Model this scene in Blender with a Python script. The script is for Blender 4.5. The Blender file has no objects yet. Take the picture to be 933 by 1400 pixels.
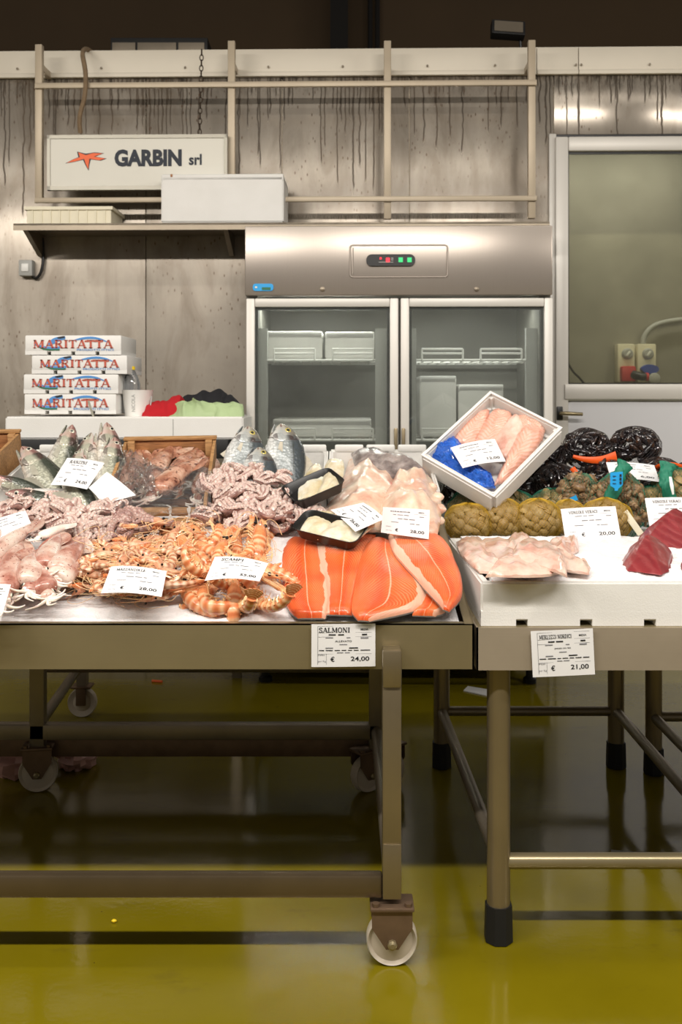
import bpy, bmesh, math, random
from mathutils import Vector, Matrix, noise
SC = bpy.context.scene
COL = SC.collection
PI = math.pi
R = math.radians
V3 = Vector

def S(r, g, b):
    f = lambda c: (c/255/12.92) if c/255 <= .04045 else ((c/255+.055)/1.055)**2.4
    return (f(r), f(g), f(b), 1.0)

# ------------------------------------------------------------------ camera
FOC, CX, HY, CH = 1361.0, 466.5, 540.0, 1.30      # focal length and horizon in pixels of 933x1400, lens height
cam = bpy.data.objects.new('camera', bpy.data.cameras.new('camera'))
COL.objects.link(cam)
cam.location = (0, 0, CH)
cam.rotation_euler = (R(90), 0, 0)
cam.data.sensor_fit = 'VERTICAL'
cam.data.sensor_height = 36.0
cam.data.lens = 36.0*FOC/1400
cam.data.shift_y = (HY-700)/1400
cam.data.clip_start = .05
cam.data.dof.use_dof = True
cam.data.dof.focus_distance = 2.5
cam.data.dof.aperture_fstop = 7.1
SC.camera = cam
# ------------------------------------------------------------------ world, lamps, exposure
SC.view_settings.view_transform = 'Standard'
SC.view_settings.look = 'None'
SC.view_settings.gamma = 1
SC.view_settings.use_curve_mapping = False
SC.view_settings.exposure = 0.15
world = bpy.data.worlds.new('hall_air')
SC.world = world
world.use_nodes = True
world.node_tree.nodes['Background'].inputs[0].default_value = (1.0, .93, .84, 1)
world.node_tree.nodes['Background'].inputs[1].default_value = .16

def lamp(name, loc, size, power, col, rot=(0, 0, 0)):
    l = bpy.data.lights.new(name, 'AREA')
    l.shape = 'RECTANGLE'
    l.size, l.size_y = size
    l.energy = power
    l.color = col
    o = bpy.data.objects.new(name, l)
    COL.objects.link(o)
    o.location = loc
    o.rotation_euler = rot
    return o
lamp('tube_lamp_row', (.50, .45, 3.45), (2.9, .12), 112, (1.0, .94, .87), (R(34), 0, 0))
lamp('tube_lamp_row', (-3.0, .45, 3.45), (2.9, .12), 112, (1.0, .94, .87), (R(34), 0, 0))
lamp('tube_lamp_row', (5.2, .45, 3.45), (2.6, .12), 100, (1.0, .94, .87), (R(34), 0, 0))
lamp('rear_lamp_row', (0, 2.4, 3.9), (9.0, .14), 45, (1.0, .94, .86))
lamp('cold_room_fill', (1.7, 5.75, 2.95), (1.2, .12), 17, (1.0, .98, .92))  # added fill light without a visible source, brightens the room behind the glass
lamp('cabinet_lamp_left', (-.1, 4.62, 1.715), (.5, .04), 3.4, (.98, 1.0, .95))
lamp('cabinet_lamp_right', (.58, 4.60, 1.715), (.5, .04), 2.6, (.98, 1.0, .95))

# ------------------------------------------------------------------ pixel -> place helpers
def ray(px, py):
    return V3(((px-CX)/FOC, 1.0, -(py-HY)/FOC))
CAMP = V3((0, 0, CH))
def P(px, py, Y):
    return CAMP+ray(px, py)*Y
class Plane:
    def __init__(s, o, n):
        s.o, s.n = V3(o), V3(n).normalized()
    def pt(s, px, py, h=0.0):
        d = ray(px, py)
        t = (s.o+s.n*h-CAMP).dot(s.n)/d.dot(s.n)
        return CAMP+d*t
SLOPE = math.atan(.22)
LP = Plane((0, 2.33, .77), (0, -math.sin(SLOPE), math.cos(SLOPE)))      # sloping bed of the left stand
def RP(z): return Plane((0, 0, z), (0, 0, 1))
def lz(Y): return .77+.22*(Y-2.33)
WA = R(1.2)                                                              # back wall stands slightly askew
WM = Matrix.Translation((0, 5.2, 0)) @ Matrix.Rotation(-WA, 4, 'Z') @ Matrix.Translation((0, -5.2, 0))
WI = WM.inverted()
def W(px, py, y):                                                        # pixel on the plane y in the wall's frame
    c = WI @ CAMP
    d = (WI.to_3x3()) @ ray(px, py)
    return c+d*((y-c.y)/d.y)

# ------------------------------------------------------------------ objects
KIDS = {}
def prop(o, label=None, cat=None, group=None, kind=None):
    if label: o['label'] = label
    if cat: o['category'] = cat
    if group: o['group'] = group
    if kind: o['kind'] = kind
    return o
def thing(name, label, cat, M=None, group=None):
    o = bpy.data.objects.new(name, None)
    o.empty_display_size = .05
    COL.objects.link(o)
    if M is not None: o.matrix_basis = M
    KIDS[o] = []
    return prop(o, label, cat, group)
def link(name, me, parent=None, M=None, label=None, kind=None):
    o = bpy.data.objects.new(name, me)
    COL.objects.link(o)
    if M is not None: o.matrix_basis = M
    KIDS[o] = []
    if parent is not None:
        o.parent = parent
        KIDS[parent].append(o)
    return prop(o, label, None, None, kind)
def dup(o, M=None, label=None, group=None, parent=None):
    c = o.copy()
    COL.objects.link(c)
    KIDS[c] = []
    if M is not None: c.matrix_basis = M
    if parent is not None:
        c.parent = parent
        KIDS[parent].append(c)
    if label: c['label'] = label
    if group: c['group'] = group
    for k in KIDS[o]: dup(k, None, None, None, c)
    return c

class MB:
    def __init__(s):
        s.V, s.F, s.A = [], [], []
    def add(s, V, F, A=None, M=None):
        b = len(s.V)
        s.V += [tuple(M @ V3(v)) if M is not None else tuple(v) for v in V]
        s.F += [tuple(i+b for i in f) for f in F]
        s.A += list(A) if A is not None else [(0, 0, 0)]*len(V)
        return s
    def box(s, a, b, M=None, bev=0.0):
        if bev > 0: return s.bevbox(a, b, bev, M)
        (x0, y0, z0), (x1, y1, z1) = a, b
        V = [(x0, y0, z0), (x1, y0, z0), (x1, y1, z0), (x0, y1, z0), (x0, y0, z1), (x1, y0, z1), (x1, y1, z1), (x0, y1, z1)]
        F = [(3, 2, 1, 0), (4, 5, 6, 7), (0, 1, 5, 4), (1, 2, 6, 5), (2, 3, 7, 6), (3, 0, 4, 7)]
        return s.add(V, F, None, M)
    def bevbox(s, a, b, r, M=None):
        bm = bmesh.new()
        c = [(a[i]+b[i])/2 for i in range(3)]
        d = [abs(b[i]-a[i]) for i in range(3)]
        bmesh.ops.create_cube(bm, size=1, matrix=Matrix.Translation(c) @ Matrix.Diagonal((*d, 1)))
        bmesh.ops.bevel(bm, geom=bm.edges[:], offset=min(r, min(d)*.45), segments=2, affect='EDGES', profile=.5)
        return s.bm(bm, M)
    def bm(s, bm, M=None):
        bm.verts.index_update()
        V = [tuple(v.co) for v in bm.verts]
        F = [tuple(v.index for v in f.verts) for f in bm.faces]
        bm.free()
        return s.add(V, F, None, M)
    def tube(s, pts, rad, n=8, up=(0, 0, 1), M=None, caps=True, tw=0.0):
        V, F, A = tube(pts, rad, n, up, caps, tw)
        return s.add(V, F, A, M)
    def lathe(s, prof, n=20, M=None, caps=True):
        V, F = [], []
        for (r, z) in prof:
            for k in range(n):
                a = 2*PI*k/n
                V.append((r*math.cos(a), r*math.sin(a), z))
        m = len(prof)
        for i in range(m-1):
            for k in range(n):
                F.append((i*n+k, i*n+(k+1) % n, (i+1)*n+(k+1) % n, (i+1)*n+k))
        if caps:
            if prof[0][0] > 1e-5: F.append(tuple(range(n-1, -1, -1)))
            if prof[-1][0] > 1e-5: F.append(tuple((m-1)*n+k for k in range(n)))
        return s.add(V, F, [(0, 0, 0)]*len(V), M)
    def mesh(s, name, mat, smooth=40):
        me = bpy.data.meshes.new(name)
        me.from_pydata(s.V, [], s.F)
        at = me.attributes.new('co', 'FLOAT_VECTOR', 'POINT')
        at.data.foreach_set('vector', [c for v in s.A for c in v])
        for m in (mat if isinstance(mat, (list, tuple)) else [mat]): me.materials.append(m)
        bm = bmesh.new(); bm.from_mesh(me)
        bmesh.ops.recalc_face_normals(bm, faces=bm.faces[:])
        if smooth:
            lim = R(smooth)
            for f in bm.faces: f.smooth = True
            for e in bm.edges:
                if len(e.link_faces) == 2 and e.calc_face_angle(0) > lim: e.smooth = False
        bm.to_mesh(me); bm.free()
        return me
    def build(s, name, mat, parent=None, M=None, label=None, kind=None, smooth=40):
        return link(name, s.mesh(name, mat, smooth), parent, M, label, kind)
    def thing(s, name, mat, label, cat, M=None, group=None, kind=None, smooth=40):
        return prop(link(name, s.mesh(name, mat, smooth), None, M), label, cat, group, kind)

def tube(pts, rad, n=8, up=(0, 0, 1), caps=True, tw=0.0):
    """loft of ellipses along a path; rad: one value, or one value / (w, h) per point; co = (u, sin, cos)"""
    pts = [V3(p) for p in pts]
    m = len(pts)
    if not isinstance(rad, (list, tuple)): rad = [rad]*m
    V, F, A = [], [], []
    side = None
    for i, p in enumerate(pts):
        t = (pts[min(i+1, m-1)]-pts[max(i-1, 0)])
        t = t.normalized() if t.length > 1e-9 else V3((1, 0, 0))
        if side is None:
            side = V3(up).cross(t)
            if side.length < 1e-3: side = V3((1, .3, 0)).cross(t)
        else:
            side = side-t*side.dot(t)
        side.normalize()
        u = t.cross(side)
        r = rad[i]
        w, h = r if isinstance(r, (tuple, list)) else (r, r)
        for k in range(n):
            a = 2*PI*k/n+tw*i
            V.append(p+side*(w*math.cos(a))+u*(h*math.sin(a)))
            A.append((i/(m-1), math.sin(a), math.cos(a)))
    for i in range(m-1):
        for k in range(n):
            F.append((i*n+k, i*n+(k+1) % n, (i+1)*n+(k+1) % n, (i+1)*n+k))
    if caps:
        F.append(tuple(range(n-1, -1, -1)))
        F.append(tuple((m-1)*n+k for k in range(n)))
    return V, F, A

def crom(pts, t):
    n = len(pts)
    if n == 2:
        return [a+(b-a)*t for a, b in zip(pts[0], pts[1])]
    x = min(max(t, 0), 1)*(n-1)
    i = min(int(x), n-2)
    f = x-i
    g = lambda k: pts[min(max(k, 0), n-1)]
    return [.5*((2*b)+(-a+c)*f+(2*a-5*b+4*c-d)*f*f+(-a+3*b-3*c+d)*f**3) for a, b, c, d in zip(g(i-1), g(i), g(i+1), g(i+2))]
def smoothpath(pts, m):
    return [V3(crom(pts, i/(m-1))) for i in range(m)]
def blob(r, nu=12, nv=8, M=None, amp=0.0, fr=3.0, seed=0, pw=1.0):
    """ellipsoid, noise roughened; co = (height, cos, sin)"""
    V, F, A = [], [], []
    def put(d):
        f = 1+amp*noise.noise(d*fr+V3((seed*7.3, seed*3.1, 0)))
        V.append((d.x*r[0]*f, d.y*r[1]*f, d.z*r[2]*f))
        A.append((.5+.5*d.z, d.x, d.y))
    put(V3((0, 0, 1)))
    for i in range(1, nv):
        th = PI*i/nv
        for k in range(nu):
            a = 2*PI*k/nu
            put(V3((math.sin(th)**pw*math.cos(a), math.sin(th)**pw*math.sin(a), math.cos(th))))
    put(V3((0, 0, -1)))
    for k in range(nu):
        F.append((0, 1+k, 1+(k+1) % nu))
        b = 1+(nv-2)*nu
        F.append((len(V)-1, b+(k+1) % nu, b+k))
    for i in range(nv-2):
        for k in range(nu):
            F.append((1+i*nu+k, 1+(i+1)*nu+k, 1+(i+1)*nu+(k+1) % nu, 1+i*nu+(k+1) % nu))
    return MB().add(V, F, A, M)
# ------------------------------------------------------------------ materials
def nd(nt, t, ins=None, **pr):
    n = nt.nodes.new(t)
    for k, v in pr.items(): setattr(n, k, v)
    for k, v in (ins or {}).items():
        s = n.inputs[k]
        if isinstance(v, bpy.types.NodeSocket): nt.links.new(v, s)
        else: s.default_value = v
    return n
class Mat:
    def __init__(s, name, col=(.8, .8, .8, 1), rough=.5, metal=0.0, spec=.5, sss=0.0, sr=(1, .4, .25), coat=0.0, trans=0.0, alpha=1.0):
        s.m = bpy.data.materials.new(name)
        s.m.use_nodes = True
        s.nt = s.m.node_tree
        s.b = s.nt.nodes['Principled BSDF']
        s.set('Base Color', col); s.set('Roughness', rough); s.set('Metallic', metal); s.set('Specular IOR Level', spec)
        if sss:
            s.set('Subsurface Weight', sss); s.set('Subsurface Radius', sr); s.set('Subsurface Scale', .012)
        if coat: s.set('Coat Weight', coat); s.set('Coat Roughness', .08)
        if trans: s.set('Transmission Weight', trans)
        if alpha < 1: s.set('Alpha', alpha)
    def set(s, k, v):
        if isinstance(v, bpy.types.NodeSocket): s.nt.links.new(v, s.b.inputs[k])
        else: s.b.inputs[k].default_value = v
        return s
    def obj(s): return nd(s.nt, 'ShaderNodeTexCoord').outputs['Object']
    def co(s):
        n = nd(s.nt, 'ShaderNodeAttribute', attribute_name='co')
        return n.outputs['Vector']
    def sep(s, v):
        n = nd(s.nt, 'ShaderNodeSeparateXYZ', {0: v})
        return n.outputs
    def rnd(s): return nd(s.nt, 'ShaderNodeObjectInfo').outputs['Random']
    def scale(s, v, sc, off=None):
        n = nd(s.nt, 'ShaderNodeMapping', {'Vector': v, 'Scale': sc})
        if off is not None: n.inputs['Location'].default_value = off
        return n.outputs[0]
    def noise(s, v, sc=5, det=3, rough=.5, dist=0.0):
        return nd(s.nt, 'ShaderNodeTexNoise', {'Vector': v, 'Scale': sc, 'Detail': det, 'Roughness': rough, 'Distortion': dist}).outputs[0]
    def vor(s, v, sc=5, feature='F1', out=0):
        return nd(s.nt, 'ShaderNodeTexVoronoi', {'Vector': v, 'Scale': sc}, feature=feature).outputs[out]
    def ramp(s, f, stops, interp='LINEAR'):
        n = nd(s.nt, 'ShaderNodeValToRGB', {0: f})
        n.color_ramp.interpolation = interp
        e = n.color_ramp.elements
        while len(e) < len(stops): e.new(.5)
        for i, (p, c) in enumerate(stops):
            e[i].position = p
            e[i].color = c if isinstance(c, (tuple, list)) else (c, c, c, 1)
        return n.outputs[0]
    def mix(s, f, a, b, bt='MIX'):
        n = nd(s.nt, 'ShaderNodeMix', None, data_type='RGBA', blend_type=bt)
        for i, v in ((0, f), (6, a), (7, b)):
            if isinstance(v, bpy.types.NodeSocket): s.nt.links.new(v, n.inputs[i])
            else: n.inputs[i].default_value = v
        return n.outputs[2]
    def m_(s, op, a, b=0.0, c=None):
        d = {0: a, 1: b}
        if c is not None: d[2] = c
        return nd(s.nt, 'ShaderNodeMath', d, operation=op).outputs[0]
    def bump(s, h, st=.3, dist=.01):
        s.set('Normal', nd(s.nt, 'ShaderNodeBump', {'Height': h, 'Strength': st, 'Distance': dist}).outputs[0])
        return s
def simple(name, col, rough=.5, metal=0.0, amp=.08, nsc=12, bumpst=0.0, **kw):
    """plain material with slight procedural unevenness of its own colour"""
    a = Mat(name, col, rough, metal, **kw)
    o = a.obj()
    f = a.noise(o, nsc, 4)
    lo = tuple(c*(1-amp) for c in col[:3])+(1,)
    hi = tuple(min(1, c*(1+amp)) for c in col[:3])+(1,)
    a.set('Base Color', a.mix(f, lo, hi))
    if bumpst: a.bump(a.noise(o, nsc*6, 3), bumpst, .003)
    return a.m

def glass_mat(name, tint, mist, mistcol, gl=1.0, rough=.02):
    """thin pane: clear sheet with a fresnel gloss and a little condensation"""
    m = bpy.data.materials.new(name); m.use_nodes = True
    nt = m.node_tree; nt.nodes.clear()
    tr = nd(nt, 'ShaderNodeBsdfTransparent', {0: tint})
    gs = nd(nt, 'ShaderNodeBsdfGlossy', {0: (1, 1, 1, 1), 1: rough})
    df = nd(nt, 'ShaderNodeBsdfDiffuse', {0: mistcol})
    tc = nd(nt, 'ShaderNodeTexCoord')
    nz = nd(nt, 'ShaderNodeTexNoise', {'Vector': tc.outputs['Object'], 'Scale': 5.0, 'Detail': 5.0})
    mu = nd(nt, 'ShaderNodeMath', {0: nz.outputs[0], 1: mist*2}, operation='MULTIPLY')
    m1 = nd(nt, 'ShaderNodeMixShader', {0: mu.outputs[0], 1: tr.outputs[0], 2: df.outputs[0]})
    fr = nd(nt, 'ShaderNodeFresnel', {0: 1.45})
    fm = nd(nt, 'ShaderNodeMath', {0: fr.outputs[0], 1: gl}, operation='MULTIPLY')
    m2 = nd(nt, 'ShaderNodeMixShader', {0: fm.outputs[0], 1: m1.outputs[0], 2: gs.outputs[0]})
    out = nd(nt, 'ShaderNodeOutputMaterial', {0: m2.outputs[0]})
    return m

def steel_mat(name, col, rough=.35, metal=.85, axis='z', drips=False, dirt=.25, spots=0.0, bst=.02):
    a = Mat(name, col, rough, metal)
    o = a.obj()
    st = {'z': (90, 90, 1.2), 'x': (1.2, 90, 90), 'n': (30, 30, 30)}[axis]
    br = a.noise(a.scale(o, st), 4, 4, .6)
    cl = a.noise(o, 2.3, 5, .6)
    lo = tuple(c*(1-dirt) for c in col[:3])+(1,)
    c = a.mix(a.ramp(cl, [(.35, 0), (.7, 1)]), lo, col)
    c = a.mix(a.m_('MULTIPLY', br, .24), c, tuple(x*.62 for x in col[:3])+(1,))
    rg = a.m_('ADD', a.m_('MULTIPLY', br, .08), rough-.04)
    if drips:
        xyz = a.sep(o)
        hgt = nd(a.nt, 'ShaderNodeMapRange', {0: xyz[2], 1: 2.15, 2: 2.98, 3: 0.0, 4: 1.0}).outputs[0]
        # single runs of dirty water: one per column of a fine grid, each of its own length, wandering a little
        mk = None
        for freq, wid, amp_, sd in ((30.0, .10, 1.1, 0.0), (47.0, .12, .9, 7.0)):
            wob = a.noise(a.scale(o, (3, 3, 9), (sd, 0, 0)), 1.0, 3, .6)
            xx = a.m_('ADD', a.m_('MULTIPLY', xyz[0], freq), a.m_('MULTIPLY', wob, amp_))
            cell = a.m_('FLOOR', xx)
            fr_ = a.m_('ABSOLUTE', a.m_('SUBTRACT', a.m_('FRACT', xx), .5))
            wn = nd(a.nt, 'ShaderNodeTexWhiteNoise', {'W': a.m_('ADD', cell, sd)}, noise_dimensions='1D').outputs[0]
            grp = a.noise(a.scale(o, (2.2, 2.2, .01), (sd, 0, 0)), 1.5, 3)
            ln_ = a.m_('MULTIPLY', a.m_('MULTIPLY', wn, a.m_('POWER', wn, .8)), a.ramp(grp, [(.38, .22), (.62, 1.05)]))
            on = a.ramp(a.m_('ADD', hgt, a.m_('SUBTRACT', ln_, 1.0)), [(.0, 0), (.04, 1)])
            one = a.m_('MULTIPLY', a.ramp(fr_, [(wid, 1), (wid*1.9, 0)]), on)
            mk = one if mk is None else a.m_('MAXIMUM', mk, one)
        zone = a.ramp(a.noise(a.scale(o, (4.5, 4.5, .35)), 1.3, 3), [(.34, .24), (.58, 0)])
        c = a.mix(a.m_('MULTIPLY', zone, a.ramp(hgt, [(.0, .5), (.5, 1)])), c, S(84, 74, 62))
        c = a.mix(a.m_('MULTIPLY', mk, .85), c, S(58, 48, 36))
        # mould just below the cap, pale stained zone of each panel
        md = a.m_('MULTIPLY', a.ramp(a.noise(a.scale(o, (9, 9, 5)), 3, 5, .7), [(.45, 0), (.62, 1)]), a.ramp(hgt, [(.84, 0), (.97, 1)]))
        c = a.mix(a.m_('MULTIPLY', md, .8), c, S(48, 40, 30))
        # splashed and greasy lower down: duller
        low = nd(a.nt, 'ShaderNodeMapRange', {0: xyz[2], 1: 1.9, 2: 2.3, 3: .3, 4: 0.0}).outputs[0]
        rg = a.m_('ADD', a.m_('ADD', rg, a.m_('MULTIPLY', mk, .25)), low)
    if spots:
        xyz = a.sep(o)
        sp = a.vor(a.scale(o, (1, 1, .45)), 42)
        msk = a.m_('MULTIPLY', a.ramp(sp, [(.10, 1), (.2, 0)]), a.ramp(a.noise(o, 2.1, 3), [(.42, 0), (.58, 1)]))
        sm = a.ramp(a.noise(a.scale(o, (3.2, 3.2, 1.1)), 1.7, 5, .62, .5), [(.44, 0), (.62, .4)])
        c = a.mix(sm, c, S(104, 88, 70))
        c = a.mix(a.m_('MULTIPLY', msk, spots), c, S(86, 58, 34))
    a.set('Base Color', c).set('Roughness', rg)
    if bst: a.bump(br, bst, .002)
    return a.m

M = {}
M['wall_steel'] = steel_mat('brushed_steel_wall', S(188, 178, 164), .22, .55, 'z', True, .26, .7)
M['inner_steel'] = steel_mat('dull_inner_steel', S(158, 154, 142), .5, .3, 'z', False, .3)
M['liner'] = simple('cabinet_liner', S(128, 126, 118), .5)
M['steel'] = steel_mat('brushed_steel', S(162, 148, 114), .3, .6, 'x', False, .2)
M['steel_dark'] = steel_mat('stained_dark_steel', S(124, 108, 84), .3, .7, 'x', False, .3)
M['steel_pale'] = steel_mat('pale_brushed_steel', S(182, 168, 148), .34, .35, 'x', False, .22)
M['steel_v'] = steel_mat('brushed_steel_upright', S(154, 139, 110), .3, .7, 'z', False, .25)
M['steel_dull'] = steel_mat('dull_steel', S(160, 148, 130), .42, .75, 'n', False, .35)
M['fridge_steel'] = steel_mat('fridge_steel', S(172, 162, 152), .3, .6, 'z', False, .06, 0, 0)
M['rack'] = simple('painted_tube', S(178, 164, 142), .45, .25, .12, 9)
M['cap'] = simple('pale_sheet_cap', S(210, 202, 186), .55, .15, .1, 3)
M['alu'] = simple('white_aluminium', S(206, 202, 194), .4, .15, .04, 6)
M['door_panel'] = simple('grey_door_panel', S(200, 200, 202), .5, 0, .04, 4)
M['black'] = simple('black_plastic', S(20, 19, 18), .4, 0, .2)
M['rubber'] = simple('black_rubber', S(16, 16, 17), .6, 0, .25)
M['darkgap'] = simple('dark_void', S(12, 11, 10), .9)
M['hall_wall'] = simple('brown_hall_wall', S(74, 58, 38), .9, 0, .2, 1.5)
M['hall_dark'] = simple('dark_column', S(22, 18, 14), .9, 0, .2, 2)
M['sign_white'] = simple('sign_face', S(222, 219, 208), .75, 0, .02, spec=.2)
M['sign_grey'] = simple('sign_case', S(150, 146, 134), .4, .5)
M['ink'] = simple('black_ink', S(28, 28, 32), .7)
M['navy'] = simple('navy_lettering', S(30, 36, 48), .6)
M['orange_ink'] = simple('orange_emblem', S(236, 100, 40), .5)
M['red_ink'] = simple('red_print', S(186, 90, 72), .7)
M['blue_ink'] = simple('blue_print', S(82, 140, 200), .7)
M['green_ink'] = simple('green_print', S(54, 112, 84), .7)
M['cream'] = simple('cream_plastic', S(222, 214, 188), .45)
M['rope'] = simple('hemp_rope', S(120, 100, 76), .9, 0, .3, 40)
M['chain'] = simple('rusty_chain', S(70, 58, 46), .6, .6, .3, 30)
M['grey_plastic'] = simple('grey_plastic', S(170, 170, 165), .5)
M['white_plastic'] = simple('white_plastic', S(232, 231, 226), .35)
M['yellow'] = simple('yellow_cap', S(238, 204, 30), .4)
M['red_cloth'] = simple('red_cloth', S(176, 14, 26), .9, 0, .15, 20)
M['green_cloth'] = simple('green_apron', S(168, 188, 140), .6, 0, .12, 10)
M['black_cloth'] = simple('black_cloth', S(22, 22, 26), .85, 0, .2, 20)
M['blue_tag'] = simple('blue_tag', S(36, 160, 226), .4)
M['orange_band'] = simple('orange_band', S(240, 92, 20), .45)
M['green_net'] = simple('green_net', S(24, 120, 92), .55, 0, .35, 60, .5)
M['yellow_net'] = simple('yellow_net', S(184, 146, 20), .5, 0, .2, 30)
M['dark_net'] = simple('dark_net', S(44, 30, 24), .5, 0, .2, 30)
M['red_socket'] = simple('red_socket', S(190, 34, 40), .4)
M['blue_socket'] = simple('blue_socket', S(28, 62, 160), .4)
M['wheel'] = simple('pale_nylon_wheel', S(196, 184, 166), .5, 0, .15, 18)
M['fork'] = simple('rusty_fork', S(118, 96, 76), .5, .6, .35, 25)
M['glassp'] = glass_mat('cabinet_glass', (.90, .915, .90, 1), .08, S(170, 174, 168), 1.0)
M['glassd'] = glass_mat('door_glass', (.84, .84, .76, 1), .08, S(150, 146, 128), 1.0)
M['film'] = glass_mat('clear_film', (.96, .96, .96, 1), .05, S(220, 220, 224), 2.2, .12)
M['bottle'] = glass_mat('clear_bottle', (.86, .88, .90, 1), .10, S(200, 205, 210), 2.0, .05)
M['led_red'] = Mat('red_display', S(255, 30, 50), .4).set('Emission Color', S(255, 30, 50)).set('Emission Strength', 1.5).m
M['led_green'] = Mat('green_lamp', S(40, 190, 110), .4).set('Emission Color', S(40, 190, 110)).set('Emission Strength', .6).m

def _styro():
    a = Mat('expanded_polystyrene', S(226, 224, 219), .6, sss=0)
    o = a.obj()
    v = a.vor(o, 260)
    a.set('Base Color', a.mix(a.noise(o, 8, 4), S(216, 214, 208), S(231, 229, 225)))
    a.bump(v, .12, .002)
    return a.m
M['styro'] = _styro()
def _paper():
    a = Mat('white_paper', S(240, 239, 238), .55)
    a.set('Base Color', a.mix(a.noise(a.obj(), 14, 3), S(222, 221, 221), S(234, 233, 232)))
    return a.m
M['paper'] = _paper()
def _wood(name, c1, c2):
    a = Mat(name, c1, .65)
    o = a.obj()
    g = a.noise(a.scale(o, (6, 60, 60)), 2.5, 5, .6, .4)
    a.set('Base Color', a.mix(a.ramp(g, [(.3, 0), (.7, 1)]), c1, c2))
    a.bump(g, .2, .002)
    return a.m
M['wood'] = _wood('rough_crate_wood', S(112, 70, 38), S(176, 122, 74))
M['wood_pale'] = _wood('pale_crate_slat', S(134, 96, 56), S(196, 150, 98))
def _floor():
    a = Mat('olive_floor_paint', S(140, 118, 14), .2, 0, .5)
    o = a.obj()
    n1 = a.noise(o, 1.4, 5, .6)
    c = a.mix(a.ramp(n1, [(.3, 0), (.75, 1)]), S(108, 96, 7), S(124, 111, 14))
    sp = a.vor(o, 9)
    c = a.mix(a.ramp(sp, [(.012, 1), (.02, 0)]), c, S(60, 44, 16))
    c = a.mix(a.m_('MULTIPLY', a.ramp(a.noise(a.scale(o, (1, 2.4, 1)), 3.5, 5, .7), [(.6, 0), (.72, 1)]), .35), c, S(70, 60, 26))
    a.set('Base Color', c)
    wet = a.noise(o, .9, 4, .55)
    a.set('Roughness', a.ramp(wet, [(.35, .07), (.7, .24)]))
    a.bump(a.m_('ADD', a.noise(o, 14, 3), a.m_('MULTIPLY', a.noise(o, 70, 2), .35)), .10, .004)
    return a.m
M['floor'] = _floor()

def wetmat(name, cols, nsc=30, rough=.22, sss=.15, bumps=.25, bsc=120, spot=None, spotsc=60, spotth=(.35, .5), coat=.4):
    """wet flesh: cols = ramp stops over noise"""
    a = Mat(name, cols[0][1], rough, 0, .5, sss, coat=coat)
    o = a.obj()
    rv = nd(a.nt, 'ShaderNodeVectorMath', {0: o, 1: nd(a.nt, 'ShaderNodeCombineXYZ', {0: a.m_('MULTIPLY', a.rnd(), 9.0)}).outputs[0]}, operation='ADD').outputs[0]
    c = a.ramp(a.noise(rv, nsc, 5, .6), cols)
    if spot:
        c = a.mix(a.ramp(a.noise(rv, spotsc, 4, .65), [(spotth[0], 0), (spotth[1], 1)]), c, spot)
    a.set('Base Color', c)
    if bumps: a.bump(a.noise(rv, bsc, 3), bumps, .003)
    a._c, a._v = c, rv
    return a
M['octopus'] = wetmat('octopus_skin', [(.3, S(132, 92, 88)), (.5, S(168, 132, 122)), (.7, S(198, 170, 156))], 28).m
M['octopus_dark'] = wetmat('dark_octopus_skin', [(.3, S(110, 76, 70)), (.5, S(160, 126, 116)), (.7, S(200, 170, 156))], 30).m
M['sucker'] = wetmat('octopus_suckers', [(.3, S(190, 158, 148)), (.7, S(220, 198, 186))], 60).m
M['squid'] = wetmat('squid_skin', [(.34, S(136, 76, 62)), (.44, S(178, 122, 106)), (.53, S(206, 170, 154)), (.64, S(226, 208, 194))], 11, spot=S(126, 62, 52), spotsc=150, spotth=(.60, .66)).m
M['squid_pale'] = wetmat('pale_squid_flesh', [(.3, S(226, 200, 188)), (.55, S(240, 228, 216)), (.75, S(246, 240, 230))], 20).m
M['big_squid'] = wetmat('mottled_squid_skin', [(.3, S(120, 72, 58)), (.48, S(176, 122, 98)), (.62, S(206, 166, 142)), (.75, S(222, 190, 172))], 22, spot=S(96, 52, 42), spotsc=70, spotth=(.56, .66)).m
M['cod'] = wetmat('white_fish_flesh', [(.3, S(206, 150, 132)), (.48, S(226, 190, 172)), (.7, S(236, 214, 198))], 14, .25, .12, .35, 60).m
M['pale_fillet'] = wetmat('cream_fillet', [(.3, S(190, 172, 128)), (.5, S(214, 202, 172)), (.7, S(230, 226, 212))], 16, .2, .2).m
M['monk'] = wetmat('monkfish_flesh', [(.28, S(206, 146, 126)), (.45, S(222, 186, 162)), (.65, S(234, 214, 190))], 11, .22, .2, .3, 45, spot=S(206, 92, 88), spotsc=9, spotth=(.62, .78)).m
M['monk_dark'] = wetmat('dark_fish_skin', [(.3, S(74, 66, 64)), (.5, S(128, 116, 112)), (.7, S(182, 170, 164))], 18).m
M['eye_white'] = Mat('fish_eye', S(210, 206, 188), .12, .2).m
M['eye_yellow'] = Mat('bream_eye', S(196, 180, 96), .12, .2).m
M['pupil'] = Mat('black_pupil', S(8, 8, 9), .06).m
M['green_roe'] = wetmat('green_roe', [(.3, S(18, 40, 20)), (.7, S(50, 86, 44))], 60).m

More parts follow.
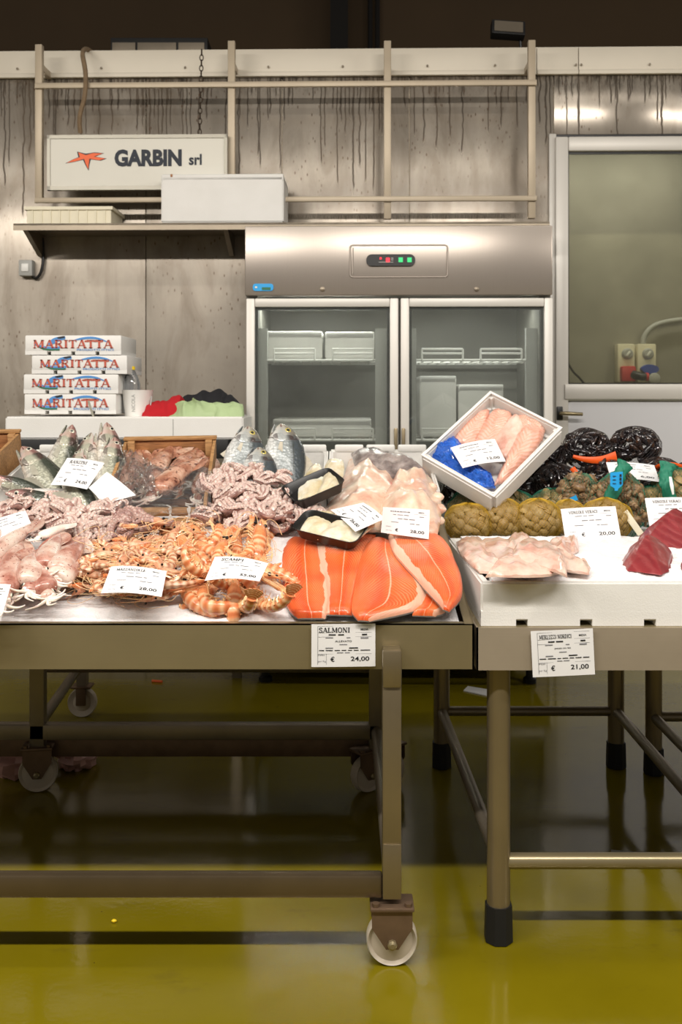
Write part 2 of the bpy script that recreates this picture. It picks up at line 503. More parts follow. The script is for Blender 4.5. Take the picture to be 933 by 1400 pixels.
def _fish(name, back, flank, belly, pinkish):
    a = Mat(name, flank, .2, .25, .5, coat=.4)
    u, s, c = a.sep(a.co())[:3]
    n = a.noise(a.obj(), 40, 4)
    f = a.m_('ADD', s, a.m_('MULTIPLY', a.m_('SUBTRACT', n, .5), .35))
    f = a.m_('MULTIPLY_ADD', f, .5, .5)
    col = a.ramp(f, [(.10, belly), (.34, flank), (.54, flank), (.68, back), (.95, tuple(x*.6 for x in back[:3])+(1,))])
    hd = a.m_('MULTIPLY', a.ramp(u, [(.0, 1), (.24, 0)]), a.ramp(a.noise(a.obj(), 26, 3), [(.42, 0), (.62, 1)]))
    col = a.mix(a.m_('MULTIPLY', hd, .7), col, pinkish)
    # lateral line and gill opening
    ll = a.m_('LESS_THAN', a.m_('ABSOLUTE', a.m_('SUBTRACT', s, .32)), .025)
    ll = a.m_('MULTIPLY', ll, a.m_('GREATER_THAN', u, .26))
    col = a.mix(a.m_('MULTIPLY', ll, .6), col, S(60, 60, 54))
    # gill opening, mouth slit, scales
    gl = a.m_('LESS_THAN', a.m_('ABSOLUTE', a.m_('SUBTRACT', a.m_('ADD', u, a.m_('MULTIPLY', a.m_('MULTIPLY', s, s), .05)), .215)), .008)
    col = a.mix(a.m_('MULTIPLY', gl, .65), col, S(70, 50, 46))
    mo = a.m_('MULTIPLY', a.m_('LESS_THAN', u, .06), a.m_('LESS_THAN', a.m_('ABSOLUTE', a.m_('ADD', s, .25)), .13))
    col = a.mix(a.m_('MULTIPLY', mo, .7), col, S(110, 44, 46))
    sc = a.vor(a.obj(), 150)
    col = a.mix(a.m_('MULTIPLY', a.ramp(sc, [(.35, 0), (.75, 1)]), a.m_('MULTIPLY', a.m_('GREATER_THAN', u, .22), .38)), col, S(74, 78, 70))
    a.set('Base Color', col)
    a.bump(sc, .5, .002)
    return a.m
M['bass'] = _fish('sea_bass_skin', S(70, 76, 64), S(182, 182, 162), S(232, 226, 214), S(222, 150, 146))
M['bream'] = _fish('bream_skin', S(84, 92, 98), S(178, 184, 184), S(232, 232, 228), S(206, 190, 160))
M['fin'] = simple('fish_fin', S(182, 174, 156), .3, 0, .3, 60)
M['bass_fin'] = simple('dark_fish_fin', S(160, 156, 140), .3, 0, .3, 60)

def _salmon():
    a = Mat('salmon_flesh', S(238, 112, 52), .3, 0, .45, .12, (1, .35, .2), coat=.3)
    u, v, w = a.sep(a.co())[:3]
    av = a.m_('ABSOLUTE', v)
    nz = a.noise(a.obj(), 22, 4)
    ph = a.m_('ADD', a.m_('MULTIPLY', u, 32.0), a.m_('MULTIPLY', a.m_('POWER', av, 1.3), -10.0))
    ph = a.m_('ADD', ph, a.m_('MULTIPLY', nz, 1.6))
    ln = a.m_('POWER', a.m_('MULTIPLY_ADD', a.m_('SINE', a.m_('MULTIPLY', ph, 6.283)), .5, .5), 2.2)
    band = a.m_('MULTIPLY', a.ramp(av, [(.12, .15), (.35, 1)]), a.ramp(a.noise(a.obj(), 6, 3), [(.3, .3), (.6, 1)]))
    base = a.mix(a.ramp(a.noise(a.obj(), 9, 4), [(.3, 0), (.7, 1)]), S(224, 80, 30), S(234, 108, 50))
    base = a.mix(a.m_('MULTIPLY', a.ramp(a.m_('ABSOLUTE', a.m_('ADD', v, .28)), [(.05, 1), (.2, 0)]), .5), base, S(206, 58, 22))
    c = a.mix(a.m_('MULTIPLY', a.m_('MULTIPLY', ln, band), .42), base, S(248, 178, 130))
    cl = a.ramp(a.m_('ABSOLUTE', a.m_('ADD', v, a.m_('MULTIPLY', a.m_('SUBTRACT', nz, .5), .05))), [(.012, 1), (.03, 0)])
    c = a.mix(a.m_('MULTIPLY', cl, .6), c, S(250, 204, 176))
    pale = a.m_('MULTIPLY', a.ramp(a.m_('ADD', v, a.m_('MULTIPLY', a.noise(a.obj(), 14, 4), .5)), [(.98, 0), (1.08, 1)]), a.ramp(u, [(.05, 1), (.8, .8)]))
    c = a.mix(pale, c, S(240, 190, 164))
    c = a.mix(a.m_('LESS_THAN', w, .4), c, S(120, 118, 116))
    a.set('Base Color', c)
    a.bump(a.m_('ADD', ln, a.noise(a.obj(), 90, 2)), .15, .002)
    return a.m
M['salmon'] = _salmon()
def _ridged(name, c1, c2, c3, n, bend):
    a = Mat(name, c1, .28, 0, .5, .2, coat=.35)
    u, v, w = a.sep(a.co())[:3]
    av = a.m_('ABSOLUTE', v)
    nz = a.noise(a.obj(), 20, 4)
    ph = a.m_('ADD', a.m_('ADD', a.m_('MULTIPLY', u, n), a.m_('MULTIPLY', av, bend)), a.m_('MULTIPLY', nz, 1.5))
    ln = a.m_('POWER', a.m_('MULTIPLY_ADD', a.m_('SINE', a.m_('MULTIPLY', ph, 6.283)), .5, .5), 2.0)
    c = a.mix(a.ramp(nz, [(.35, 0), (.65, 1)]), c1, c2)
    c = a.mix(a.m_('MULTIPLY', ln, .5), c, c3)
    a.set('Base Color', c)
    a.bump(ln, .3, .003)
    return a.m
M['pink_fillet'] = _ridged('pink_fillet_flesh', S(228, 168, 148), S(240, 196, 178), S(214, 150, 116), 16, -3.0)
M['tuna'] = _ridged('tuna_flesh', S(128, 40, 46), S(148, 54, 58), S(160, 76, 76), 12, 2.0)
def _shell(name, stops, n, rough=.25, coat=.4):
    a = Mat(name, stops[0][1], rough, 0, .5, .1, coat=coat)
    u, s, c = a.sep(a.co())[:3]
    nz = a.noise(a.obj(), 60, 4)
    f = a.m_('ADD', a.m_('MULTIPLY_ADD', a.m_('SINE', a.m_('MULTIPLY', u, 6.283*n)), .28, .5), a.m_('MULTIPLY', a.m_('SUBTRACT', nz, .5), .7))
    col = a.ramp(f, stops)
    col = a.mix(a.m_('MULTIPLY', a.rnd(), .35), col, stops[0][1])
    a.set('Base Color', col)
    a.bump(nz, .2, .002)
    return a.m
M['shrimp'] = _shell('shrimp_shell', [(.2, S(176, 112, 82)), (.45, S(214, 164, 124)), (.75, S(236, 208, 176))], 6)
M['shrimp_head'] = wetmat('shrimp_head', [(.3, S(184, 112, 82)), (.5, S(214, 158, 122)), (.7, S(232, 198, 166))], 60).m
M['scampi'] = _shell('langoustine_shell', [(.2, S(206, 116, 70)), (.5, S(228, 152, 100)), (.8, S(240, 202, 160))], 6)
M['scampi_head'] = wetmat('langoustine_carapace', [(.3, S(208, 112, 62)), (.5, S(228, 150, 98)), (.7, S(238, 188, 142))], 30).m
M['scampi_leg'] = wetmat('langoustine_legs', [(.3, S(232, 168, 110)), (.7, S(244, 214, 168))], 40).m
M['claw'] = wetmat('langoustine_claw', [(.3, S(222, 130, 74)), (.5, S(238, 178, 126)), (.7, S(246, 214, 170))], 40).m
def _clam():
    a = Mat('clam_shell', S(150, 120, 72), .45, 0, .4)
    u, s, c = a.sep(a.co())[:3]
    nz = a.noise(a.obj(), 70, 4)
    r = a.m_('MULTIPLY_ADD', a.m_('SINE', a.m_('MULTIPLY', a.m_('ADD', s, a.m_('MULTIPLY', nz, .25)), 30.0)), .5, .5)
    col = a.mix(r, S(104, 80, 42), S(190, 158, 100))
    col = a.mix(a.rnd(), col, a.mix(nz, S(96, 76, 46), S(206, 180, 126)))
    a.set('Base Color', col); a.bump(r, .3, .002)
    return a.m
M['clam'] = _clam()
M['mussel'] = wetmat('mussel_shell', [(.3, S(12, 12, 16)), (.5, S(30, 26, 30)), (.66, S(66, 44, 30)), (.8, S(150, 92, 52))], 40, .14, 0, .2, coat=.6).m
M['whelk'] = wetmat('sea_snail_shell', [(.3, S(70, 52, 36)), (.5, S(126, 98, 66)), (.7, S(176, 146, 104))], 60, .5, 0, .5, 90, coat=.1).m
def _ice():
    a = Mat('crushed_ice', S(236, 238, 240), .8, 0, .25, .3, (1, 1, 1))
    o = a.obj()
    a.set('Base Color', a.mix(a.noise(o, 40, 4), S(226, 223, 222), S(242, 241, 241)))
    a.bump(a.m_('ADD', a.vor(o, 170), a.noise(o, 110, 4)), .3, .004)
    return a.m
M['ice'] = _ice()
def _bluebag():
    a = Mat('blue_plastic_bag', S(14, 78, 214), .22, 0, .5, coat=.5)
    o = a.obj()
    a.set('Base Color', a.mix(a.noise(o, 30, 4), S(10, 74, 206), S(60, 140, 246)))
    a.bump(a.noise(o, 38, 4, .6, 2.5), 1.0, .02)
    return a.m
M['bluebag'] = _bluebag()
M['pinklump'] = simple('pale_pink_lump', S(196, 150, 140), .4, 0, .25, 8)

# ------------------------------------------------------------------ lettering
_cache = {}
def text2d(s, w, h=None, bold=0.0, center=True):
    """flat letters as (verts, faces) fitted to width w and height h, centred on 0,0"""
    key = (s, bold)
    if key not in _cache:
        c = bpy.data.curves.new('lettering', 'FONT')
        c.body = s; c.size = 1; c.offset = bold; c.resolution_u = 3
        o = bpy.data.objects.new('lettering', c)
        COL.objects.link(o)
        dg = bpy.context.evaluated_depsgraph_get()
        me = o.evaluated_get(dg).to_mesh()
        V = [(v.co.x, v.co.y) for v in me.vertices]
        F = [tuple(p.vertices) for p in me.polygons]
        o.evaluated_get(dg).to_mesh_clear()
        bpy.data.objects.remove(o); bpy.data.curves.remove(c)
        _cache[key] = (V, F)
    V, F = _cache[key]
    x0, x1 = min(v[0] for v in V), max(v[0] for v in V)
    y0, y1 = min(v[1] for v in V), max(v[1] for v in V)
    if w is None: w = h*(x1-x0)/(y1-y0)
    if h is None: h = w*(y1-y0)/(x1-x0)
    return [((x-(x0+x1)/2)*w/(x1-x0), (y-(y0+y1)/2)*h/(y1-y0)) for x, y in V], F
# slab-serif capitals as strokes on a unit grid: (width, strokes, serifs)
_T, _t = .20, .09
GL = {
 'S': (.74, [([(.62, .76), (.58, .92), (.36, .97), (.14, .9), (.12, .7), (.3, .56), (.5, .46), (.62, .3), (.56, .1), (.34, .03), (.14, .08), (.1, .26)], .15)], []),
 'A': (.9, [([(.1, 0), (.44, 1)], _t), ([(.46, 1), (.78, 0)], _T), ([(.2, .34), (.64, .34)], _t)], [(.1, 0, .22), (.78, 0, .3)]),
 'L': (.74, [([(.2, 0), (.2, 1)], _T), ([(.2, .04), (.66, .04)], _t), ([(.64, 0), (.64, .3)], _t)], [(.2, 0, .34), (.2, 1, .34)]),
 'M': (1.1, [([(.16, 0), (.16, 1)], _t), ([(.18, 1), (.52, .1)], _T), ([(.54, .1), (.86, 1)], _t), ([(.9, 0), (.9, 1)], _T)], [(.16, 0, .26), (.16, 1, .2), (.9, 0, .32), (.9, 1, .28)]),
 'O': (.86, [([(.43, .97), (.22, .88), (.13, .68), (.13, .32), (.22, .12), (.43, .03), (.64, .12), (.73, .32), (.73, .68), (.64, .88), (.43, .97)], .16)], []),
 'N': (.96, [([(.18, 0), (.18, 1)], _t), ([(.2, 1), (.74, 0)], _T), ([(.78, 0), (.78, 1)], _t)], [(.18, 0, .26), (.18, 1, .26), (.78, 1, .26)]),
 'I': (.46, [([(.23, 0), (.23, 1)], _T)], [(.23, 0, .36), (.23, 1, .36)]),
 'E': (.74, [([(.2, 0), (.2, 1)], _T), ([(.2, .04), (.62, .04)], _t), ([(.2, .96), (.62, .96)], _t), ([(.2, .5), (.5, .5)], _t), ([(.62, 0), (.62, .26)], _t), ([(.62, .76), (.62, 1)], _t)], [(.2, 0, .34), (.2, 1, .34)]),
 'R': (.88, [([(.2, 0), (.2, 1)], _T), ([(.2, .96), (.5, .96), (.64, .86), (.64, .66), (.5, .54), (.2, .52)], .12), ([(.44, .54), (.74, 0)], _T)], [(.2, 0, .34), (.2, 1, .3), (.78, 0, .24)]),
 'U': (.9, [([(.2, 1), (.2, .26), (.32, .06), (.5, .03), (.66, .1), (.74, .3), (.74, 1)], .13)], [(.2, 1, .34), (.74, 1, .28)]),
 'Z': (.78, [([(.14, .95), (.62, .95), (.12, .05), (.64, .05)], .12), ([(.14, .74), (.14, 1)], _t), ([(.64, 0), (.64, .26)], _t)], []),
 'D': (.86, [([(.2, 0), (.2, 1)], _T), ([(.2, .96), (.5, .94), (.7, .72), (.72, .4), (.56, .08), (.2, .04)], .14)], [(.16, 0, .26), (.16, 1, .26)]),
 'C': (.8, [([(.66, .74), (.58, .92), (.4, .97), (.2, .86), (.13, .62), (.13, .36), (.22, .12), (.42, .03), (.6, .1), (.68, .26)], .15)], []),
 'T': (.8, [([(.4, 0), (.4, 1)], _T), ([(.08, .95), (.72, .95)], .1), ([(.08, .74), (.08, 1)], _t), ([(.72, .74), (.72, 1)], _t)], [(.4, 0, .36)]),
 'P': (.8, [([(.2, 0), (.2, 1)], _T), ([(.2, .96), (.5, .96), (.66, .84), (.66, .62), (.5, .48), (.2, .46)], .13)], [(.2, 0, .36), (.2, 1, .3)]),
 'G': (.86, [([(.66, .76), (.58, .92), (.4, .97), (.2, .86), (.13, .62), (.13, .36), (.22, .12), (.42, .03), (.62, .1), (.66, .42)], .15), ([(.48, .42), (.76, .42)], _t)], []),
 'V': (.88, [([(.12, 1), (.44, 0)], _T), ([(.46, 0), (.76, 1)], _t)], [(.12, 1, .3), (.76, 1, .22)]),
 '"': (.4, [([(.12, .75), (.12, 1)], .1), ([(.28, .75), (.28, 1)], .1)], []),
 ' ': (.4, [], []),
}
def slab2d(s, w, h):
    V, F = [], []
    def seg(a, b, t, ext=0.0):
        d = (V3((*b, 0))-V3((*a, 0)))
        if d.length < 1e-6: return
        d.normalize()
        n = V3((-d.y, d.x, 0))*(t/2)
        a, b = V3((*a, 0))-d*ext, V3((*b, 0))+d*ext
        k = len(V)
        V.extend([(p.x, p.y) for p in (a-n, b-n, b+n, a+n)])
        F.append((k, k+1, k+2, k+3))
    x = 0
    for ch in s:
        wd, st, sf = GL.get(ch, GL[' '])
        for pl, t in st:
            for a, b in zip(pl[:-1], pl[1:]):
                seg((a[0]+x, a[1]), (b[0]+x, b[1]), t, t*.12 if len(pl) > 2 else 0)
        for sx, sy, sw in sf:
            yy = .045 if sy == 0 else .955
            seg((x+sx-sw/2, yy), (x+sx+sw/2, yy), .09)
        x += wd
    return [((a-x/2)*w/x, (b-.5)*h) for a, b in V], F

# ------------------------------------------------------------------ the setting
mb = MB().box((-7, -4, -.02), (7, 9.2, 0))
prop(mb.build('floor', M['floor']), 'wet olive green painted floor', None, None, 'structure')

def wx(px, y=5.2, py=300): return W(px, py, y).x
def wz(py, y=5.2, px=466): return W(px, py, y).z
CAPB, CAPT = wz(103), wz(68)
DX = wx(757)                                                   # left edge of the door opening
DZ = wz(184, 5.2, 850)
wall = prop(MB().box((-4.2, 5.206, 0), (DX, 5.30, CAPT-.01)).build('wall_back', M['steel_dull'], None, WM), 'stainless steel cold room wall', None, None, 'structure')
xs = [-4.2, -2.55, wx(200), wx(386), wx(560), DX]
for i in range(len(xs)-1):                                     # sheets with open joints
    MB().box((xs[i]+.002, 5.192, 0), (xs[i+1]-.002, 5.21, CAPB), bev=.002).build('steel_panel', M['wall_steel'], wall)
xs2 = [DX, wx(935), 3.6]
for i in range(2):
    MB().box((xs2[i]+.002, 5.192, DZ), (xs2[i+1]-.002, 5.21, CAPB), bev=.002).build('steel_panel', M['wall_steel'], wall)
MB().box((DX, 5.206, DZ+.01), (3.6, 5.30, CAPT-.01)).build('panel_core', M['steel_dull'], wall)
# pale cap along the top of the wall, in lengths, with screws
cap = prop(MB().box((-4.2, 5.185, CAPT-.02), (3.6, 5.32, CAPT)).build('trim_1', M['cap'], None, WM), 'pale metal capping along the wall top', None, None, 'structure')
cx = [-4.2, wx(-30), wx(318), wx(527), wx(733), wx(790), 3.6]
for i in range(len(cx)-1):
    c_ = MB().box((cx[i]+.0015, 5.172, CAPB-.005), (cx[i+1]-.0015, 5.19, CAPT-.004), bev=.003)
    c_.box((cx[i]+.0015, 5.165, CAPB-.012), (cx[i+1]-.0015, 5.19, CAPB+.012), bev=.003)
    c_.build('cap_length', M['cap'], cap, None, None, None, 25)
sc_ = MB().lathe([(.006, 0), (.006, .003), (.003, .005)], 8)
sme = sc_.mesh('cap_screw', M['steel_dull'])
for px in (27, 141, 255, 368, 469, 584, 676, 786, 793, 886):
    link('cap_screw', sme, cap, Matrix.Translation((wx(px), 5.165, CAPB+.035)) @ Matrix.Rotation(R(90), 4, 'X'))
prop(MB().box((-4.2, 5.2, CAPT-.06), (3.6, 7.6, CAPT-.02)).build('ceiling', M['steel_dull'], None, WM), 'roof of the cold room', None, None, 'structure')
# hall behind
prop(MB().box((-9, 9.0, 0), (9, 9.2, 9)).build('wall_rear', M['hall_wall']), 'dark brown wall of the hall', None, None, 'structure')
prop(MB().box((P(452, 30, 8.6).x, 8.55, 0), (P(476, 30, 8.6).x, 9.0, 9)).build('trim_2', M['hall_dark']), 'dark column in front of the hall wall', None, None, 'structure')
pp = MB()
for px in (507, 517): pp.tube([(P(px, 30, 8.8).x, 8.93, 0), (P(px, 30, 8.8).x, 8.93, 9)], .022, 8)
prop(pp.build('trim_3', M['hall_dark']), 'conduits on the hall wall', None, None, 'structure')

# cold room behind the glazed door
cr = MB().box((DX-.05, 6.35, 0), (3.6, 6.4, CAPT-.06))
cr.box((DX-.08, 5.3, 0), (DX-.05, 6.4, CAPT-.06))
prop(cr.build('wall_inner', M['inner_steel'], None, WM), 'steel wall inside the cold room', None, None, 'structure')

# ------------------------------------------------------------------ glazed door
YD = 5.16
door = thing('door_1', 'white aluminium framed door with a dark glass upper half and grey lower panel', None, WM)
prop(door, None, None, None, 'structure')
if 'category' in door: del door['category']
x0, x1 = DX+.004, 3.4
jx = wx(778, YD)
zt0, zt1 = wz(186, YD, 850), wz(206, YD, 850)
zr0, zr1 = wz(525, YD, 850), wz(546, YD, 850)
MB().box((x0, YD, 0), (jx, YD+.07, zt0), bev=.008).box((x0-.03, YD+.02, 0), (x0+.008, YD+.09, zt0+.02), bev=.004).build('door_jamb', M['alu'], door)
MB().box((jx, YD, zt1), (x1, YD+.07, zt0), bev=.008).build('door_header', M['alu'], door)
MB().box((x0-.03, YD+.035, zt0+.002), (x1, YD+.09, zt0+.025)).build('seal', M['black'], door)
MB().box((wx(772, YD), YD-.012, zr1), (x1, YD+.05, zr0), bev=.006).build('middle_rail', M['alu'], door)
MB().box((jx-.006, YD+.025, 0), (x1, YD+.045, zr1-.008), bev=.004).build('lower_panel', M['door_panel'], door)
MB().box((jx, YD+.03, zr0), (x1, YD+.036, zt1)).build('glass_pane', M['glassd'], door, smooth=0)
MB().box((jx-.004, YD+.02, zr0-.01), (x1, YD+.028, zr0+.006)).box((jx-.004, YD+.02, zt1-.012), (x1, YD+.028, zt1+.004)).box((jx-.004, YD+.02, zr0), (jx+.006, YD+.028, zt1)).build('glazing_gasket', M['black'], door)
hp = W(766, 565, YD)
MB().box((hp.x-.018, YD-.012, hp.z-.035), (hp.x+.014, YD+.002, hp.z+.035), bev=.005).build('handle_plate', M['black'], door)
MB().tube([(hp.x, YD-.01, hp.z), (hp.x, YD-.045, hp.z), (hp.x+.02, YD-.052, hp.z), (hp.x+.105, YD-.05, hp.z-.004)], [.010, .010, .011, .009], 10).build('door_handle', M['steel'], door)

# sockets on the wall inside the cold room
def socket(px0, px1, py0, py1, capm, label, kind):
    y = 6.26
    a, b = W(px0, py1, y), W(px1, py0, y)
    w, h = b.x-a.x, b.z-a.z
    t = thing('power_socket', label, 'socket', WM @ Matrix.Translation((a.x, y, a.z)))
    MB().box((0, 0, 0), (w, .09, h), bev=.01).build('housing', M['cream'], t)
    MB().lathe([(.036, 0), (.036, .006), (.026, .012), (.026, .02)], 20, Matrix.Translation((w*.55, 0, h*.74)) @ Matrix.Rotation(R(90), 4, 'X')).build('switch_dial', M['grey_plastic'], t)
    MB().box((-.006, -.032, -.006), (.006, -.018, .03), Matrix.Translation((w*.55, 0, h*.74)) @ Matrix.Rotation(R(35), 4, 'Y') @ Matrix.Translation((0, 0, -.012)), bev=.002).build('switch_grip', M['white_plastic'], t)
    if kind == 0:
        MB().box((w*.12, -.05, h*.02), (w*.95, .01, h*.42), bev=.012).build('socket_cover', capm, t)
        MB().tube([(w*.8, -.04, h*.2), (w*1.15, -.09, h*.14), (w*1.36, -.09, h*.14)], [.028, .024, .022], 12).build('plug', M['black'], t)
        MB().tube([(w*1.36, -.09, h*.14), (w*1.5, -.09, h*.14)], .026, 12).build('plug_collar', M['red_socket'], t)
    else:
        MB().lathe([(.052, 0), (.056, .02), (.05, .045)], 18, Matrix.Translation((w*.6, .005, h*.34)) @ Matrix.Rotation(R(90), 4, 'X') @ Matrix.Diagonal((1.05, .55, 1, 1))).build('socket_cover', capm, t)
        MB().lathe([(.036, 0), (.036, .03), (.028, .036)], 18, Matrix.Translation((w*.8, -.015, h*.1)) @ Matrix.Rotation(R(90), 4, 'X')).build('socket_mouth', M['grey_plastic'], t)
    return t
socket(845, 869, 470, 523, M['red_socket'], 'cream wall socket with a red cover seen through the glass door', 0)
socket(872, 898, 470, 523, M['blue_socket'], 'cream wall socket with a blue cover seen through the glass door', 1)
pts = [W(x, y, 6.3) for x, y in ((880, 470), (881, 462), (886, 453), (896, 445), (912, 440), (934, 437), (980, 434))]
prop(MB().tube(smoothpath(pts, 24), .017, 10).build('power_conduit', M['grey_plastic'], None, WM), 'pale bent conduit running to the sockets behind the glass', 'pipe')
pts = [W(x, y, 6.2) for x, y in ((776, 494), (784, 508), (793, 517), (801, 527))]
prop(MB().tube(smoothpath(pts, 12), .007, 8).build('loose_cable', M['black'], None, WM), 'thin dark cable hanging inside the glass door at left', 'cable')

# ------------------------------------------------------------------ rack of tubes on the wall, shelf, sign
YR = 5.02
rack = thing('tube_rack', 'pale square tube rack of four posts and two long bars on the steel wall', 'rack', WM)
for px, top, bot in ((54, 62, 277), (317, 57, 277), (530, 57, 300), (727, 56, 299)):
    a = W(px, top, YR)
    MB().box((a.x-.018, YR-.018, W(px, bot, YR).z), (a.x+.018, YR+.018, a.z), bev=.003).build('post', M['rack'], rack)
    MB().box((a.x-.012, YR+.018, a.z-.12), (a.x+.012, 5.19, a.z-.09)).build('stand_off', M['rack'], rack)
for py, hh in ((119, .014), (275, .013)):
    a, b = W(50, py+1, YR), W(733, py-4 if py < 200 else py-3, YR)
    MB().box((a.x, YR-.034, (a.z+b.z)/2-hh), (b.x, YR-.016, (a.z+b.z)/2+hh), bev=.003).build('bar', M['rack'], rack)
YS0, YS1 = 4.86, 5.19
zs = W(400, 304, YS0).z
shelf = thing('steel_shelf', 'long steel shelf on brackets above the glass door cabinet', 'shelf', WM)
sx0, sx1 = W(18, 304, YS0).x, W(752, 298, YS0).x
MB().box((sx0, YS0, zs-.012), (sx1, YS1, zs), bev=.002).box((sx0, YS0, zs-.034), (sx1, YS0+.004, zs-.002)).build('shelf_board', M['steel_dull'], shelf)
for px in (58, 318, 560):
    x = wx(px)
    b = MB()
    V = [(x-.012, YS0+.05, zs-.012), (x-.012, YS1, zs-.012), (x-.012, YS1, zs-.12), (x-.012, YS1-.03, zs-.12)]
    V += [(v[0]+.024, v[1], v[2]) for v in V]
    b.add(V, [(0, 1, 2, 3), (7, 6, 5, 4), (0, 4, 5, 1), (1, 5, 6, 2), (2, 6, 7, 3), (3, 7, 4, 0)])
    b.build('bracket', M['steel_dull'], shelf)
# lightbox sign hung on cord and chain
YG = 4.97
a, b = W(67, 257, YG), W(309, 186, YG)
sign = thing('hanging_sign', 'white lightbox sign with orange starfish and dark lettering above the shelf', 'sign', WM @ Matrix.Translation((a.x, YG, a.z)))
w, h = b.x-a.x, b.z-a.z
MB().box((0, .006, 0), (w, .075, h), bev=.006).build('sign_case', M['sign_grey'], sign)
f = MB()
for q in (((-.008, -.008, -.012), (.008, .02, h+.008)), ((w-.008, -.008, -.012), (w+.008, .02, h+.008)), ((-.008, -.008, -.012), (w+.008, .02, .008)), ((-.008, -.008, h-.01), (w+.008, .02, h+.008))): f.box(*q)
f.build('sign_frame', M['sign_grey'], sign)
face = MB().box((.008, -.002, .008), (w-.008, .008, h-.01)).build('sign_face', M['sign_white'], sign)
def flat(name, V2, F, mat, parent, cx, cz, y, sx=1, sz=1, kind=None):
    return MB().add([(cx+v[0]*sx, y, cz+v[1]*sz) for v in V2], F).build(name, mat, parent, None, None, kind, 0)
s2 = lambda x, y: (x-67)/242*w
fx = lambda px: (px-67)/242*w
fz = lambda py: (257-py)/71*h
V, F = text2d('GARBIN', fx(249)-fx(157), fz(204)-fz(228), .05)
flat('lettering', V, F, M['navy'], face, fx(203), fz(216), -.0035)
V, F = text2d('srl', fx(276.5)-fx(259), fz(211)-fz(226.5), .03)
flat('lettering', V, F, M['navy'], face, fx(267.5), fz(218.6), -.0035)
st = [(135, 176), (170, 158), (196, 148), (189, 124), (226, 136), (262, 128), (306, 131), (266, 146), (318, 155), (290, 164), (245, 157), (241, 180), (238, 207), (225, 182), (216, 158), (180, 168)]
c0 = (228, 148)
def star(grow):
    out = []
    for (x, y) in st:
        dx, dy = x-c0[0], y-c0[1]
        l = math.hypot(dx, dy)
        x, y = x+dx/l*grow, y+dy/l*grow
        out.append((fx(50+x*.3001), fz(170+y*.3004)))
    return out
for mt, gr, yy in ((M['navy'], 4, -.0035), (M['orange_ink'], -3, -.0045)):
    s_ = star(gr)
    V = [(fx(50+c0[0]*.3), fz(170+c0[1]*.3))]+s_
    flat('starfish_emblem', V, [(0, i+1, (i+1) % len(s_)+1) for i in range(len(s_))], mt, face, 0, 0, yy)
# cord looped over the wall top; chain at the right
pts = [W(x, y, q) for x, y, q in ((110, 182, 5.0), (109, 160, 4.98), (116, 130, 4.97), (117, 100, 4.98), (113, 74, 5.03), (117, 67, 5.12), (124, 70, 5.22))]
prop(MB().tube(smoothpath(pts, 30), .012, 8).build('sign_rope', M['rope'], None, WM), 'brown cord holding the left end of the sign from the wall top', 'rope')
link_mb = MB()
tor = []
for k in range(8):
    a_ = 2*PI*k/8
    tor.append((.009*math.cos(a_), 0, .016*math.sin(a_)))
ct, cb = W(276, 68, 5.0), W(273, 184, 5.0)
N_ = int((ct-cb).length/.026)
for i in range(N_):
    p = cb.lerp(ct, (i+.5)/N_)
    mt = Matrix.Translation(p) @ Matrix.Rotation(R(90*(i % 2)), 4, 'Z')
    link_mb.tube(tor+[tor[0]], .0028, 5, (0, 1, 0), mt, False)
link_mb.thing('sign_chain', M['chain'], 'rusty chain holding the right end of the white sign', 'chain', WM, None, 'stuff')
# things on the shelf
def styro_box(L, D, H, t=.02, notches=0, tabs=False, r=.012, mat=None, low_front=None):
    """open tray of foam, origin at the centre of its base"""
    m = MB()
    bm = bmesh.new()
    bmesh.ops.create_cube(bm, size=1, matrix=Matrix.Translation((0, 0, H/2)) @ Matrix.Diagonal((L, D, H, 1)))
    top = [f for f in bm.faces if f.normal.z > .9][0]
    bmesh.ops.inset_region(bm, faces=[top], thickness=t, depth=0)
    e = bmesh.ops.extrude_face_region(bm, geom=[top])
    vs = [g for g in e['geom'] if isinstance(g, bmesh.types.BMVert)]
    bmesh.ops.translate(bm, vec=(0, 0, -(H-t)), verts=vs)
    if top.is_valid: bmesh.ops.delete(bm, geom=[top], context='FACES_ONLY')
    for v in vs: v.co.x *= .985; v.co.y *= .985
    bmesh.ops.bevel(bm, geom=[e for e in bm.edges if len(e.link_faces) == 2 and e.calc_face_angle(0) > .5], offset=r*.5, segments=2, affect='EDGES')
    if notches:
        bmesh.ops.translate(bm, vec=(0, 0, .012), verts=bm.verts[:])
    m.bm(bm)
    if notches:
        step = L/notches
        for i in range(notches):
            x0, x1 = -L/2+i*step+(.014 if i else 0.0), -L/2+(i+1)*step-(.014 if i < notches-1 else 0)
            m.box((x0+.001, -D/2+.001, 0), (x1-.001, D/2-.001, .016))
    if tabs:
        for sx in (-.30, .02, .34):
            m.box((sx*L-.05, D/2-t+.001, H-.008), (sx*L+.05, D/2-.001, H+.018), bev=.006)
    return m
bx = W(309, 297, 4.98)
t_ = styro_box(.60, .30, .225, .02)
t_.box((-.30, -.15, .20), (.30, .15, .237), bev=.008)
nick = t_.thing('polystyrene_box', M['styro'], 'closed white polystyrene box on the shelf in front of the sign', 'box', WM @ Matrix.Translation((bx.x, 5.0, zs)))
MB().box((-.254, -.1512, .222), (-.244, -.149, .236)).build('chipped_edge', M['wood'], nick)
a, b = W(38, 304, 4.96), W(157, 279, 4.96)
ct_ = thing('plastic_crate', 'shallow cream plastic crate at the left end of the shelf', 'crate', WM @ Matrix.Translation(((a.x+b.x)/2, 5.04, zs)))
L_, D_, H_ = (b.x-a.x)*.96, .24, .088
styro_box(L_, D_, H_, .008, r=.004).build('crate_body', M['cream'], ct_)
rim = MB()
